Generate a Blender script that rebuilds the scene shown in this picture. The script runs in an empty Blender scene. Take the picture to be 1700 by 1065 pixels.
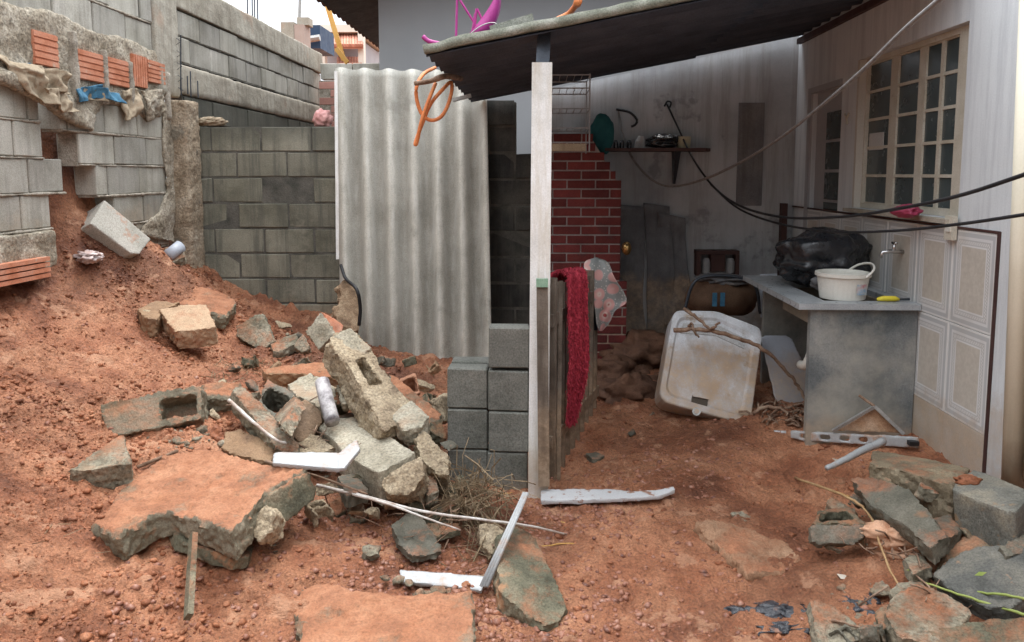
import bpy, bmesh, math, random
import numpy as np
from mathutils import Vector, Matrix, Euler
random.seed(7); rng = np.random.default_rng(7)
S = bpy.context.scene; C = S.collection
R = math.radians
# ---------------- camera ----------------
F, CX, CY, EYE = 1300.0, 850.0, 425.0, 1.42
cam = bpy.data.objects.new('camera', bpy.data.cameras.new('camera')); C.objects.link(cam)
CAMROT = (R(84.0), 0, R(2.2))
cam.location = (0, 0, EYE); cam.rotation_euler = CAMROT
cam.data.sensor_width = 36; cam.data.lens = 36 * F / 1700
cam.data.shift_y = -(532.5 - CY) / 1700
cam.data.clip_start = 0.05; cam.data.clip_end = 500
S.camera = cam
# ---------------- sky, sun, exposure ----------------
w = bpy.data.worlds.new('World'); S.world = w; w.use_nodes = True
nt = w.node_tree; nt.nodes.clear()
out = nt.nodes.new('ShaderNodeOutputWorld'); bg = nt.nodes.new('ShaderNodeBackground')
sky = nt.nodes.new('ShaderNodeTexSky'); sky.sky_type = 'NISHITA'; sky.sun_disc = False
sky.sun_elevation = R(68); sky.sun_rotation = R(15); sky.dust_density = 4; sky.air_density = 1.0
mx = nt.nodes.new('ShaderNodeMix'); mx.data_type = 'RGBA'; mx.inputs[0].default_value = 0.85
# overcast cloud sheet, brightest overhead and a third as bright near the horizon
tcw = nt.nodes.new('ShaderNodeTexCoord'); sxw = nt.nodes.new('ShaderNodeSeparateXYZ'); nt.links.new(tcw.outputs['Generated'], sxw.inputs[0])
mrw = nt.nodes.new('ShaderNodeMapRange'); mrw.inputs[3].default_value = 5.5; mrw.inputs[4].default_value = 25.0; nt.links.new(sxw.outputs[2], mrw.inputs[0])
vmw = nt.nodes.new('ShaderNodeVectorMath'); vmw.operation = 'SCALE'; vmw.inputs[0].default_value = (.96, 1.0, 1.06); nt.links.new(mrw.outputs[0], vmw.inputs['Scale']); nt.links.new(vmw.outputs[0], mx.inputs[7])
nt.links.new(sky.outputs[0], mx.inputs[6]); nt.links.new(mx.outputs[2], bg.inputs[0])
bg.inputs[1].default_value = 0.12
nt.links.new(bg.outputs[0], out.inputs[0])
sl = bpy.data.lights.new('sun', 'SUN'); sl.energy = 1.5; sl.angle = R(18); sl.color = (1, .965, .92)
sun = bpy.data.objects.new('sun', sl); C.objects.link(sun)
sun.rotation_euler = Vector((-math.sin(R(15)) * math.cos(R(68)), -math.cos(R(15)) * math.cos(R(68)), -math.sin(R(68)))).to_track_quat('-Z', 'Y').to_euler()
S.view_settings.view_transform = 'Standard'; S.view_settings.look = 'None'
S.view_settings.gamma = 1; S.view_settings.use_curve_mapping = False
S.view_settings.exposure = 0.72
S.render.engine = 'CYCLES'

# ---------------- measuring: a pixel of the survey photograph plus a distance gives a point ----------------
_R = np.array(Euler(CAMROT).to_matrix())
def ray(px, py): return _R @ np.array([(px - CX) / F, (CY - py) / F, -1.0])
def W(px, py, Y):
    d = ray(px, py); t = Y / d[1]
    return np.array([d[0] * t, Y, EYE + d[2] * t])
def onplane(px, py, P0, n):
    d = ray(px, py); o = np.array([0, 0, EYE]); t = np.dot(P0 - o, n) / np.dot(d, n); return o + d * t
def plane3(a, b, c):
    A, B, D = (np.asarray(W(*p) if len(p) == 3 else p, float) for p in (a, b, c))
    n = np.cross(B - A, D - A); n /= np.linalg.norm(n)
    if np.dot(n, np.array([0, 0, EYE]) - A) < 0: n = -n
    return A, n

# ---------------- noise ----------------
def _h(ix, iy, iz, s):
    n = (ix.astype(np.int64) * 374761393 + iy.astype(np.int64) * 668265263 + iz.astype(np.int64) * 2147483647 + s * 974634777) & 0xffffffff
    n = ((n ^ (n >> 13)) * 1274126177) & 0xffffffff
    n = ((n ^ (n >> 16)) * 2246822519) & 0xffffffff
    return ((n ^ (n >> 15)) & 0xffff) / 32767.5 - 1.0
def vn(P, f, s=0):
    Q = np.asarray(P, float) * f + 100.37; I = np.floor(Q).astype(np.int64); T = Q - I; T = T * T * (3 - 2 * T); r = 0
    for dx in (0, 1):
        for dy in (0, 1):
            for dz in (0, 1):
                wt = (T[:, 0] if dx else 1 - T[:, 0]) * (T[:, 1] if dy else 1 - T[:, 1]) * (T[:, 2] if dz else 1 - T[:, 2])
                r = r + wt * _h(I[:, 0] + dx, I[:, 1] + dy, I[:, 2] + dz, s)
    return r
def fbm(P, f, o=3, s=0, g=.5):
    r = 0; a = 1.0
    for k in range(o): r = r + a * vn(P, f * 2 ** k, s + k * 17); a *= g
    return r

# ---------------- the lie of the ground ----------------
CP = [(0,475,4.0),(60,375,4.6),(100,325,4.85),(150,355,4.95),(180,375,5.0),(250,415,5.2),(330,460,5.6),(390,500,5.9),
 (200,480,4.7),(100,450,4.45),(300,545,4.85),(200,560,4.3),(100,560,4.0),(0,560,3.7),(0,700,3.1),(100,700,3.25),(200,640,3.75),
 (300,620,4.15),(400,600,4.6),(450,565,5.1),(520,580,5.1),(600,600,5.2),(690,640,4.9),(730,665,4.7),(0,850,2.6),(0,1060,2.15),
 (150,860,2.72),(150,1060,2.25),(300,785,3.2),(300,950,2.65),(300,1060,2.35),(240,740,3.4),(450,700,3.9),(450,820,3.25),(450,900,2.95),(450,1060,2.4),
 (600,700,4.1),(600,850,3.25),(600,950,2.8),(600,1060,2.42),(750,700,4.3),(750,850,3.33),(750,1060,2.43),(870,820,3.6),(870,950,2.88),
 (870,1060,2.48),(1000,690,4.5),(1000,800,3.7),(1000,950,2.88),(1000,1060,2.48),(1030,610,5.4),(1150,622,5.2),(1150,720,4.25),(1150,850,3.4),
 (1150,1000,2.73),(1300,700,4.2),(1300,800,3.68),(1300,900,3.1),(1300,1060,2.5),(1450,735,3.9),(1450,850,3.3),(1450,950,2.83),(1600,800,3.35),
 (1690,905,2.7),(1600,950,2.7),(1690,1060,2.38),(800,600,5.7),(600,560,5.9),(1300,600,5.6),(185,738,3.36),(330,722,3.42),(260,728,3.36),(200,660,3.8),(1620,912,2.76),(1580,890,2.85),(1690,930,2.68),(1500,850,3.2),(330,925,2.72),(200,902,2.72),(460,892,2.88),(118,335,4.72)]
cpp = np.array([W(*c) for c in CP] + [(-2,0,.15),(0,0,0),(2,0,0),(-2.7,1.2,.35),(-1,1.2,.05),(1,1.2,-.02),(2,1.2,.05),(-1.6,6.2,.35),(0,6.3,.05),(1.9,6.3,.1),(1.9,4.9,.08)])
def _U(r): return np.where(r > 1e-9, r * r * np.log(r + 1e-12), 0)
_n = len(cpp); _K = _U(np.hypot(cpp[:, None, 0] - cpp[None, :, 0], cpp[:, None, 1] - cpp[None, :, 1])) + np.eye(_n) * .02
_Pm = np.c_[np.ones(_n), cpp[:, :2]]; _A = np.block([[_K, _Pm], [_Pm.T, np.zeros((3, 3))]])
_w = np.linalg.solve(_A, np.r_[cpp[:, 2], 0, 0, 0])
def sstep(a, b, x): t = np.clip((x - a) / (b - a), 0, 1); return t * t * (3 - 2 * t)
def GH(X, Y):
    X = np.atleast_1d(np.asarray(X, float)); Y = np.atleast_1d(np.asarray(Y, float)); Xc = np.clip(X, -2.9, 2.2); Yc = np.clip(Y, 0, 6.3)
    z = np.empty(len(X))
    for i in range(0, len(X), 20000):
        a = slice(i, i + 20000)
        z[a] = _U(np.hypot(Xc[a, None] - cpp[None, :, 0], Yc[a, None] - cpp[None, :, 1])) @ _w[:_n] + _w[_n] + _w[_n + 1] * Xc[a] + _w[_n + 2] * Yc[a]
    bank = sstep(-2.9, -3.05, X) * sstep(3.0, 4.0, Y) * (1 - sstep(5.6, 6.2, Y))
    z = z * (1 - bank) + 1.85 * bank
    z = np.clip(z, -.2, 1.9)
    away = np.maximum(sstep(.3, 3, np.abs(X + .35) - 2.55), np.maximum(sstep(6.3, 8, Y), sstep(0, -2, Y)))
    return z * (1 - away)
def gpt(px, py, up=0.0):
    d = ray(px, py); t = np.linspace(1.6, 6.4, 240); h = GH(d[0] * t, d[1] * t)
    below = (EYE + d[2] * t) < h + up; i = int(np.argmax(below)) if below.any() else len(t) - 1
    return np.array([d[0] * t[i], d[1] * t[i], h[i] + up])
def gY(px, py): return float(gpt(px, py)[1])

# ---------------- materials ----------------
def ramp(nt, fac, stops):
    r = nt.nodes.new('ShaderNodeValToRGB'); e = r.color_ramp.elements
    while len(e) < len(stops): e.new(.5)
    for k, (p, c) in enumerate(stops): e[k].position = p; e[k].color = (*c, 1) if len(c) == 3 else c
    nt.links.new(fac, r.inputs[0]); return r.outputs[0]
def noise(nt, vec, scale, detail=4, rough=.55):
    n = nt.nodes.new('ShaderNodeTexNoise'); n.inputs['Scale'].default_value = scale; n.inputs['Detail'].default_value = detail
    n.inputs['Roughness'].default_value = rough; nt.links.new(vec, n.inputs['Vector']); return n.outputs[0]
def mixc(nt, fac, a, b, mode='MIX'):
    m = nt.nodes.new('ShaderNodeMix'); m.data_type = 'RGBA'; m.blend_type = mode
    for s, v in ((0, fac), (6, a), (7, b)):
        if isinstance(v, (int, float)): m.inputs[s].default_value = v
        elif isinstance(v, tuple): m.inputs[s].default_value = (*v, 1)
        else: nt.links.new(v, m.inputs[s])
    return m.outputs[2]
def mth(nt, op, a, b=0.0, c=None):
    m = nt.nodes.new('ShaderNodeMath'); m.operation = op
    for s, v in ((0, a), (1, b), (2, c)):
        if v is None: continue
        if isinstance(v, (int, float)): m.inputs[s].default_value = v
        else: nt.links.new(v, m.inputs[s])
    return m.outputs[0]
def maprange(nt, v, a, b):
    m = nt.nodes.new('ShaderNodeMapRange'); m.inputs[1].default_value = a; m.inputs[2].default_value = b; nt.links.new(v, m.inputs[0]); return m.outputs[0]
MUDC = (.35, .145, .074); MUDD = (.20, .072, .034); MUDL = (.46, .225, .125)
TAN = [(.3, (.26,.16,.09)), (.5, (.38,.26,.16)), (.7, (.50,.38,.27))]
MATS = {}
def M(name, cols, scale=4, rough=.85, bump=.3, bscale=60, bdist=.004, streak=0, sscale=14, streakcol=(.1,.09,.08), mudtop=0, mudlow=None, speck=.25, speckscale=150, metallic=0, rnd=0, spots=None, spec=.3, vec='pos', above=None, damp=False, ridge=None):
    if name in MATS: return MATS[name]
    m = bpy.data.materials.new(name); m.use_nodes = True; nt = m.node_tree; b = nt.nodes['Principled BSDF']; MATS[name] = m
    g = nt.nodes.new('ShaderNodeNewGeometry'); pos = g.outputs['Position']
    if vec == 'obj': tc = nt.nodes.new('ShaderNodeTexCoord'); pos = tc.outputs['Object']
    n1 = noise(nt, pos, scale, 6, .6)
    k = len(cols); c = ramp(nt, n1, [(.32 + .36 * i / max(1, k - 1), cols[i]) for i in range(k)]) if k > 1 else None
    if c is None: c = mixc(nt, 0.0, cols[0], cols[0])
    if speck: c = mixc(nt, speck, c, ramp(nt, noise(nt, pos, speckscale, 3, .7), [(.3, (.25,.25,.25)), (.5, (.95,.95,.95)), (.7, (1.5,1.5,1.5))]), 'MULTIPLY')
    if damp:
        c = mixc(nt, 1.0, c, ramp(nt, noise(nt, pos, .9, 7, .62), [(.36, (.44,.38,.34)), (.50, (.88,.85,.82)), (.62, (1.12,1.12,1.12))]), 'MULTIPLY')
    if rnd:
        oi = nt.nodes.new('ShaderNodeObjectInfo'); c = mixc(nt, 1.0, c, ramp(nt, oi.outputs['Random'], [(0, (1 - rnd,) * 3), (.5, (1, 1, 1 - rnd * .12)), (1, (1 + rnd,) * 3)]), 'MULTIPLY')
    if streak:
        mp = nt.nodes.new('ShaderNodeMapping'); mp.inputs['Scale'].default_value = (1, 1, .07); nt.links.new(pos, mp.inputs[0])
        f = ramp(nt, noise(nt, mp.outputs[0], sscale, 8, .72), [(.47, (0,0,0)), (.62, (1,1,1))])
        c = mixc(nt, mth(nt, 'MULTIPLY', f, streak), c, streakcol)
    if ridge:      # side shading painted along the waves of a corrugated sheet: pale crests, dark valleys
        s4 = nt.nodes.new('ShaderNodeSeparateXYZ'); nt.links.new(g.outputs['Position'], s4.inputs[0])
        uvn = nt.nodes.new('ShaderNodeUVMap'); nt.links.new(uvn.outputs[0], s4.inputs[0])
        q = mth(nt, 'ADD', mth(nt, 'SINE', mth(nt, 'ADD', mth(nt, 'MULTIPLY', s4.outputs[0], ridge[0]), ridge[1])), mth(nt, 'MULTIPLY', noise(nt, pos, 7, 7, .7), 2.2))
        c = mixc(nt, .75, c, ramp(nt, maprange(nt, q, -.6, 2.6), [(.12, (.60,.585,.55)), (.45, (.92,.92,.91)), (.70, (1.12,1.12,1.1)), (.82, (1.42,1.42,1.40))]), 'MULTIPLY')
    if spots:
        f = ramp(nt, noise(nt, pos, spots[0], 5, .65), [(spots[1], (0,0,0)), (spots[1] + (spots[4] if len(spots) > 4 else .06), (1,1,1))]); c = mixc(nt, mth(nt, 'MULTIPLY', f, spots[3] if len(spots) > 3 else .85), c, spots[2])
    mudf = None
    if mudtop:
        sx = nt.nodes.new('ShaderNodeSeparateXYZ'); nt.links.new(g.outputs['Normal'], sx.inputs[0])
        mudf = mth(nt, 'MULTIPLY', maprange(nt, sx.outputs[2], .45, .8), ramp(nt, noise(nt, g.outputs['Position'], 4.3, 8, .76), [(.63 - mudtop * .4, (0,0,0)), (.78 - mudtop * .4, (.9,.9,.9))]))
        mc = ramp(nt, noise(nt, g.outputs['Position'], 6, 8, .72), [(.3, MUDD), (.5, MUDC), (.7, MUDL)])
        mc = mixc(nt, .45, mc, ramp(nt, noise(nt, g.outputs['Position'], 120, 3, .7), [(.3, (.3,.3,.3)), (.5, (.95,.95,.95)), (.7, (1.45,1.45,1.45))]), 'MULTIPLY')
        c = mixc(nt, mudf, c, mc)
    if mudlow:
        s2 = nt.nodes.new('ShaderNodeSeparateXYZ'); nt.links.new(g.outputs['Position'], s2.inputs[0])
        h = mth(nt, 'SUBTRACT', s2.outputs[2], mth(nt, 'MULTIPLY', noise(nt, g.outputs['Position'], 4, 8, .75), mudlow[1]))
        f = mth(nt, 'MULTIPLY', maprange(nt, h, mudlow[0], mudlow[0] - .10), ramp(nt, noise(nt, g.outputs['Position'], 11, 8, .75), [(.30, (mudlow[2] * .25,)*3), (.62, (mudlow[2],)*3)]))
        c = mixc(nt, f, c, ramp(nt, noise(nt, g.outputs['Position'], 22, 7, .75), TAN))
    if above:
        s3 = nt.nodes.new('ShaderNodeSeparateXYZ'); nt.links.new(g.outputs['Position'], s3.inputs[0])
        h = mth(nt, 'ADD', s3.outputs[2], mth(nt, 'MULTIPLY', noise(nt, g.outputs['Position'], 3, 8, .7), above[1]))
        c = mixc(nt, mth(nt, 'MULTIPLY', maprange(nt, h, above[0], above[0] + .2), above[3]), c, above[2])
    nt.links.new(c, b.inputs['Base Color'])
    rr = ramp(nt, noise(nt, pos, scale * 3, 4), [(.3, (rough - .12,) * 3), (.7, (min(1, rough + .1),) * 3)]); nt.links.new(rr, b.inputs['Roughness'])
    b.inputs['Metallic'].default_value = metallic; b.inputs['Specular IOR Level'].default_value = spec
    if bump:
        h = mth(nt, 'ADD', noise(nt, pos, bscale, 6, .65), mth(nt, 'MULTIPLY', noise(nt, pos, bscale * .15, 3), 2.0))
        if mudf is not None: h = mth(nt, 'ADD', h, mth(nt, 'MULTIPLY', mudf, 1.0))
        bp = nt.nodes.new('ShaderNodeBump'); bp.inputs['Strength'].default_value = bump; bp.inputs['Distance'].default_value = bdist
        nt.links.new(h, bp.inputs['Height']); nt.links.new(bp.outputs[0], b.inputs['Normal'])
    return m

# ---------------- object helpers ----------------
ROOTLOC = {}
def tagit(o, label=None, cat=None, group=None, kind=None):
    for k, v in (('label', label), ('category', cat), ('group', group), ('kind', kind)):
        if v: o[k] = v
    return o
def thing(name, label, cat, loc, group=None, kind=None):
    o = bpy.data.objects.new(name, None); C.objects.link(o); o.location = Vector(loc); o.empty_display_size = .1
    ROOTLOC[o.name] = np.array(loc, float); return tagit(o, label, cat, group, kind)
def wl(o): return ROOTLOC[o.name]
def put(name, me, mat, parent=None, loc=(0,0,0), rot=None, scale=None):
    if mat and not me.materials: me.materials.append(mat)
    o = bpy.data.objects.new(name, me); C.objects.link(o); ROOTLOC[o.name] = np.array(loc, float)
    if parent is not None: o.parent = parent; o.location = Vector(np.array(loc, float) - wl(parent))
    else: o.location = Vector(np.array(loc, float))
    if rot: o.rotation_euler = rot
    if scale: o.scale = scale
    return o
def mk(name, V, Fc, mat, parent=None, smooth=False, uv=None):
    V = np.asarray(V, float); c = V.mean(0); c[2] = V[:, 2].min()
    me = bpy.data.meshes.new(name); me.from_pydata((V - c).tolist(), [], [tuple(int(i) for i in f) for f in Fc]); me.update()
    if uv is not None:
        l = me.uv_layers.new(name='UVMap'); idx = np.empty(len(me.loops), np.int32); me.loops.foreach_get('vertex_index', idx); l.data.foreach_set('uv', np.asarray(uv, np.float32)[idx].ravel())
    if smooth: me.polygons.foreach_set('use_smooth', [True] * len(me.polygons))
    return put(name, me, mat, parent, c)
class MB:
    def __init__(s): s.V = []; s.F = []
    def add(s, V, Fc):
        n = len(s.V); s.V += [tuple(v) for v in V]; s.F += [tuple(i + n for i in f) for f in Fc]; return s
    def box(s, a, b):
        x0, y0, z0 = a; x1, y1, z1 = b
        return s.add([(x0,y0,z0),(x1,y0,z0),(x1,y1,z0),(x0,y1,z0),(x0,y0,z1),(x1,y0,z1),(x1,y1,z1),(x0,y1,z1)], [(0,3,2,1),(4,5,6,7),(0,1,5,4),(1,2,6,5),(2,3,7,6),(3,0,4,7)])
    def bar(s, a, b, wd, t, up=(0,0,1)):
        a = np.array(a, float); b = np.array(b, float); d = b - a; d /= np.linalg.norm(d); u = np.array(up, float)
        if abs(np.dot(u, d)) > .95: u = np.array([0, 1, 0.])
        x = np.cross(d, u); x /= np.linalg.norm(x); y = np.cross(x, d); V = []
        for p in (a, b):
            for sx, sy in ((-1,-1),(1,-1),(1,1),(-1,1)): V.append(p + x * sx * wd / 2 + y * sy * t / 2)
        return s.add(V, [(0,3,2,1),(4,5,6,7),(0,1,5,4),(1,2,6,5),(2,3,7,6),(3,0,4,7)])
    def tube(s, pts, r, seg=8, cap=True):
        P = np.array(pts, float); n = len(P); rr = np.full(n, r) if np.isscalar(r) else np.array(r, float)
        T = np.gradient(P, axis=0); T /= np.linalg.norm(T, axis=1)[:, None] + 1e-9
        u = np.array([0.03, .05, 1.]); 
        if abs(np.dot(u, T[0])) > .9: u = np.array([0, 1., .04])
        V = []
        for i in range(n):
            x = np.cross(T[i], u); x /= np.linalg.norm(x) + 1e-9; y = np.cross(T[i], x); u = -y if i < 0 else u
            for k in range(seg): a = 2 * math.pi * k / seg; V.append(P[i] + rr[i] * (x * math.cos(a) + y * math.sin(a)))
        Fc = [(i*seg+k, i*seg+(k+1)%seg, (i+1)*seg+(k+1)%seg, (i+1)*seg+k) for i in range(n-1) for k in range(seg)]
        if cap: Fc += [tuple(range(seg))[::-1], tuple((n-1)*seg + k for k in range(seg))]
        return s.add(V, Fc)
    def go(s, name, mat, parent=None, smooth=False): return mk(name, s.V, s.F, mat, parent, smooth)
def smoothpath(pts, n=8):
    P = [np.array(p, float) for p in pts]; P = [2 * P[0] - P[1]] + P + [2 * P[-1] - P[-2]]; o = []
    for i in range(1, len(P) - 2):
        for k in range(n):
            t = k / n; o.append(.5 * ((2*P[i]) + (-P[i-1]+P[i+1])*t + (2*P[i-1]-5*P[i]+4*P[i+1]-P[i+2])*t*t + (-P[i-1]+3*P[i]-3*P[i+1]+P[i+2])*t**3))
    o.append(P[-2]); return o
def bevelbox(name, L, T, H, bev=.004, jit=.002, seed=0):
    rd = random.Random(seed); bm = bmesh.new(); bmesh.ops.create_cube(bm, size=1)
    for v in bm.verts: v.co = Vector(((v.co.x + .5) * L, (v.co.y + .5) * T, (v.co.z + .5) * H)) + Vector([rd.uniform(-jit, jit) for _ in range(3)])
    bmesh.ops.bevel(bm, geom=bm.edges[:], offset=bev, segments=1, affect='EDGES')
    me = bpy.data.meshes.new(name); bm.to_mesh(me); bm.free(); return me
def ragged(poly, j, rd):
    o = []; n = len(poly)
    for i in range(n):
        a = np.array(poly[i], float); b = np.array(poly[(i + 1) % n], float); k = max(1, int(np.hypot(*(b - a)) / 11)); o.append(tuple(a))
        for q in range(1, k): o.append(tuple(a + (b - a) * q / k + [rd.uniform(-j, j), rd.uniform(-j, j)]))
    return o
def prisms(plist, P0, n, jag=0, seed=0):
    bm = bmesh.new(); rd = random.Random(seed)
    for poly, t0, t1 in plist:
        if jag: poly = ragged(poly, jag, rd)
        pts = [onplane(x, y, P0, n) for x, y in poly]
        a = [bm.verts.new(p - n * t0) for p in pts]; b = [bm.verts.new(p - n * t1) for p in pts]
        bm.faces.new(a); bm.faces.new(b[::-1])
        for i in range(len(a)): j = (i + 1) % len(a); bm.faces.new((a[i], b[i], b[j], a[j]))
    bmesh.ops.recalc_face_normals(bm, faces=bm.faces[:]); return bm
def roughen(bm, vox=.01, er=.6, amp=.004, freq=12, seed=0, iters=3, chips=0, face=None, frac=0, relief=0):
    me = bpy.data.meshes.new('tmp'); bm.to_mesh(me); bm.free(); ob = bpy.data.objects.new('tmp', me); C.objects.link(ob)
    md = ob.modifiers.new('r', 'REMESH'); md.mode = 'VOXEL'; md.voxel_size = vox
    ev = ob.evaluated_get(bpy.context.evaluated_depsgraph_get()); e = ev.to_mesh()
    V = np.empty(len(e.vertices) * 3); e.vertices.foreach_get('co', V); V = V.reshape(-1, 3)
    Fq = [tuple(p.vertices) for p in e.polygons]; E = np.empty(len(e.edges) * 2, np.int32); e.edges.foreach_get('vertices', E); E = E.reshape(-1, 2)
    N = np.empty(len(V) * 3); e.vertices.foreach_get('normal', N); N = N.reshape(-1, 3)
    ev.to_mesh_clear(); bpy.data.objects.remove(ob); bpy.data.meshes.remove(me)
    deg = np.bincount(E.ravel(), minlength=len(V))[:, None]
    for it in range(iters):
        A = np.zeros_like(V)
        for k in range(3): A[:, k] = np.bincount(E[:, 0], V[E[:, 1], k], len(V)) + np.bincount(E[:, 1], V[E[:, 0], k], len(V))
        mask = np.clip(er * (fbm(V, freq * 1.6, 3, seed + it) + .05) * 1.3, 0, 1)[:, None]
        V = V + mask * (A / np.maximum(deg, 1) - V)
    V = V + N * (fbm(V, freq * .8, 2, seed + 5) * amp * .6 + fbm(V, freq * 4, 3, seed + 6) * amp * .45)[:, None]
    V = V + N * (np.abs(fbm(V, 55, 2, seed + 8)) * -.0022 * min(1, amp / .002))[:, None]
    if face is not None and frac:      # fractured flanks: anything not parallel to the cast face
        sd = sstep(.25, .6, 1 - np.abs(N @ face)); q = np.abs(fbm(V, 16, 3, seed + 31)) * 1.3 - .5 + .7 * fbm(V, 60, 2, seed + 33)
        V = V + N * (sd * q * frac)[:, None]
        k = np.clip(fbm(V, 10, 2, seed + 44) - .45, 0, 1) * (1 - sd); V = V - face * (k * frac * 2.5)[:, None]
    if relief:
        up = sstep(.6, .9, N[:, 2]); q = .5 + .5 * fbm(V, 7, 4, seed + 51); V = V + np.array([0, 0, 1.]) * (up * relief * (np.clip(q, 0, 1) + .35 * fbm(V, 45, 2, seed + 52)))[:, None]
    if chips:
        c = np.clip(vn(V, 9, seed + 9) - .25, 0, 1)[:, None]; V = V - N * c * chips
    return V, Fq
def chunk(name, label, cat, plist, pl, mat, group=None, vox=.011, er=.6, amp=.003, parent=None, seed=None, iters=1, freq=12, chips=0, jag=None, frac=None):
    P0, n = plane3(*pl)
    vox = min(vox, .0088); seed = seed if seed is not None else int(abs(P0[0] * 977 + P0[1] * 131)) + 3
    if plist and isinstance(plist[0][0], (int, float)): plist = [(plist, 0, .1)]
    jag = (.9 if amp >= .002 else 0) if jag is None else jag
    V, Fq = roughen(prisms(plist, P0, n, jag, seed), vox, er, amp, freq, seed, iters, chips, n, 0 if (er < .4 or amp < .002) else .008 if frac is None else frac, .018 if mat.name in ('concrete_mud', 'slab_mud') else 0)
    o = mk(name, V, Fq, mat, parent, True); o.data.set_sharp_from_angle(angle=R(33))
    if parent is None: tagit(o, label, cat, group)
    elif label: o['label'] = label
    return o
def lerp(a, b, t): return tuple(np.array(a) * (1 - t) + np.array(b) * t)
def hollow(quad, t, n=2, wall=.16, depth=.19):
    """prisms of a hollow block whose open end shows as quad (tl, tr, br, bl)"""
    tl, tr, br, bl = quad
    Q = lambda u, v: lerp(lerp(tl, tr, u), lerp(bl, br, u), v)
    P = [([Q(0,0),Q(1,0),Q(1,wall),Q(0,wall)], 0, depth), ([Q(0,1-wall),Q(1,1-wall),Q(1,1),Q(0,1)], 0, depth)]
    ww = wall * .55
    for k in range(n + 1):
        u = k * (1 - ww) / n; P.append(([Q(u,0),Q(u+ww,0),Q(u+ww,1),Q(u,1)], 0, depth))
    return P
_ico = {}
def ico(sub):
    if sub not in _ico:
        bm = bmesh.new(); bmesh.ops.create_icosphere(bm, subdivisions=sub, radius=1); _ico[sub] = (np.array([v.co[:] for v in bm.verts]), [tuple(v.index for v in f.verts) for f in bm.faces]); bm.free()
    return _ico[sub]
def blob(name, center, radii, amp, freq, mat, seed=0, sub=4, parent=None, rotz=0, ridge=False, flat=0):
    V, Fc = ico(sub); U = V.copy()
    d = fbm(U + seed * 3.7, freq, 4, seed)
    if ridge: d = .6 - np.abs(d) * 1.6
    U = U * (1 + amp * d)[:, None]
    if flat: U[:, 2] = np.maximum(U[:, 2], -flat)
    U = U * np.array(radii); c, s = math.cos(rotz), math.sin(rotz)
    U = np.c_[U[:, 0] * c - U[:, 1] * s, U[:, 0] * s + U[:, 1] * c, U[:, 2]] + np.array(center)
    return mk(name, U, Fc, mat, parent, True)
def scatter(name, P, r, mat, label, cat, sub=1, squash=.7, seed=1, jitter=.3):
    V, Fc = ico(sub); Fc = np.array(Fc); n = len(P); g = np.random.default_rng(seed)
    D = V[None] * (1 + g.uniform(-jitter, jitter, (n, len(V), 1))) * (r[:, None, None]) * np.stack([g.uniform(.7, 1.3, n), g.uniform(.7, 1.3, n), g.uniform(squash * .7, squash * 1.2, n)], 1)[:, None, :]
    a = g.uniform(0, 6.28, n); c, s = np.cos(a)[:, None], np.sin(a)[:, None]
    D = np.stack([D[..., 0] * c - D[..., 1] * s, D[..., 0] * s + D[..., 1] * c, D[..., 2]], -1) + P[:, None]
    FF = (Fc[None] + (np.arange(n) * len(V))[:, None, None]).reshape(-1, 3); D = D.reshape(-1, 3)
    me = bpy.data.meshes.new(name); me.vertices.add(len(D)); me.vertices.foreach_set('co', D.astype(np.float32).ravel())
    me.loops.add(len(FF) * 3); me.loops.foreach_set('vertex_index', FF.astype(np.int32).ravel()); me.polygons.add(len(FF))
    me.polygons.foreach_set('loop_start', np.arange(0, len(FF) * 3, 3, dtype=np.int32)); me.polygons.foreach_set('loop_total', np.full(len(FF), 3, np.int32)); me.update(calc_edges=True)
    o = put(name, me, mat); return tagit(o, label, cat, kind='stuff')
def sheet4(TL, TR, BR, BL, nu, nv, waves, amp, thick, phase=0, across='u', ragged=0, warp=.002):
    """corrugated sheet between four corners; waves across u"""
    TL, TR, BR, BL = (np.array(p, float) for p in (TL, TR, BR, BL)); n = np.cross(TR - TL, BL - TL); n /= np.linalg.norm(n)
    u, v = np.meshgrid(np.linspace(0, 1, nu), np.linspace(0, 1, nv)); u = u.ravel(); v = v.ravel()
    vv = v.copy()
    if ragged: vv = vv + (v > .999) * ragged * vn(np.c_[u * 9, u * 0, u * 0], 1, 3)
    P = ((1-u)*(1-vv))[:,None]*TL + (u*(1-vv))[:,None]*TR + (u*vv)[:,None]*BR + ((1-u)*vv)[:,None]*BL
    ww = u if across == 'u' else v; P = P + n * (amp * np.cos(2 * math.pi * waves * ww + phase))[:, None] + n * (warp * vn(np.c_[P], 1.3, 4))[:, None]
    N = len(P); V = np.r_[P + n * thick / 2, P - n * thick / 2]; Fc = []
    for j in range(nv - 1):
        for i in range(nu - 1):
            a = j * nu + i; Fc.append((a, a+1, a+nu+1, a+nu)); Fc.append((a+N+nu, a+nu+1+N, a+1+N, a+N))
    for i in range(nu - 1): Fc.append((i, i+N, i+1+N, i+1)); a = (nv-1)*nu + i; Fc.append((a, a+1, a+1+N, a+N))
    for j in range(nv - 1): a = j*nu; Fc.append((a, a+nu, a+nu+N, a+N)); a += nu - 1; Fc.append((a, a+N, a+nu+N, a+nu))
    return V, Fc
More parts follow.
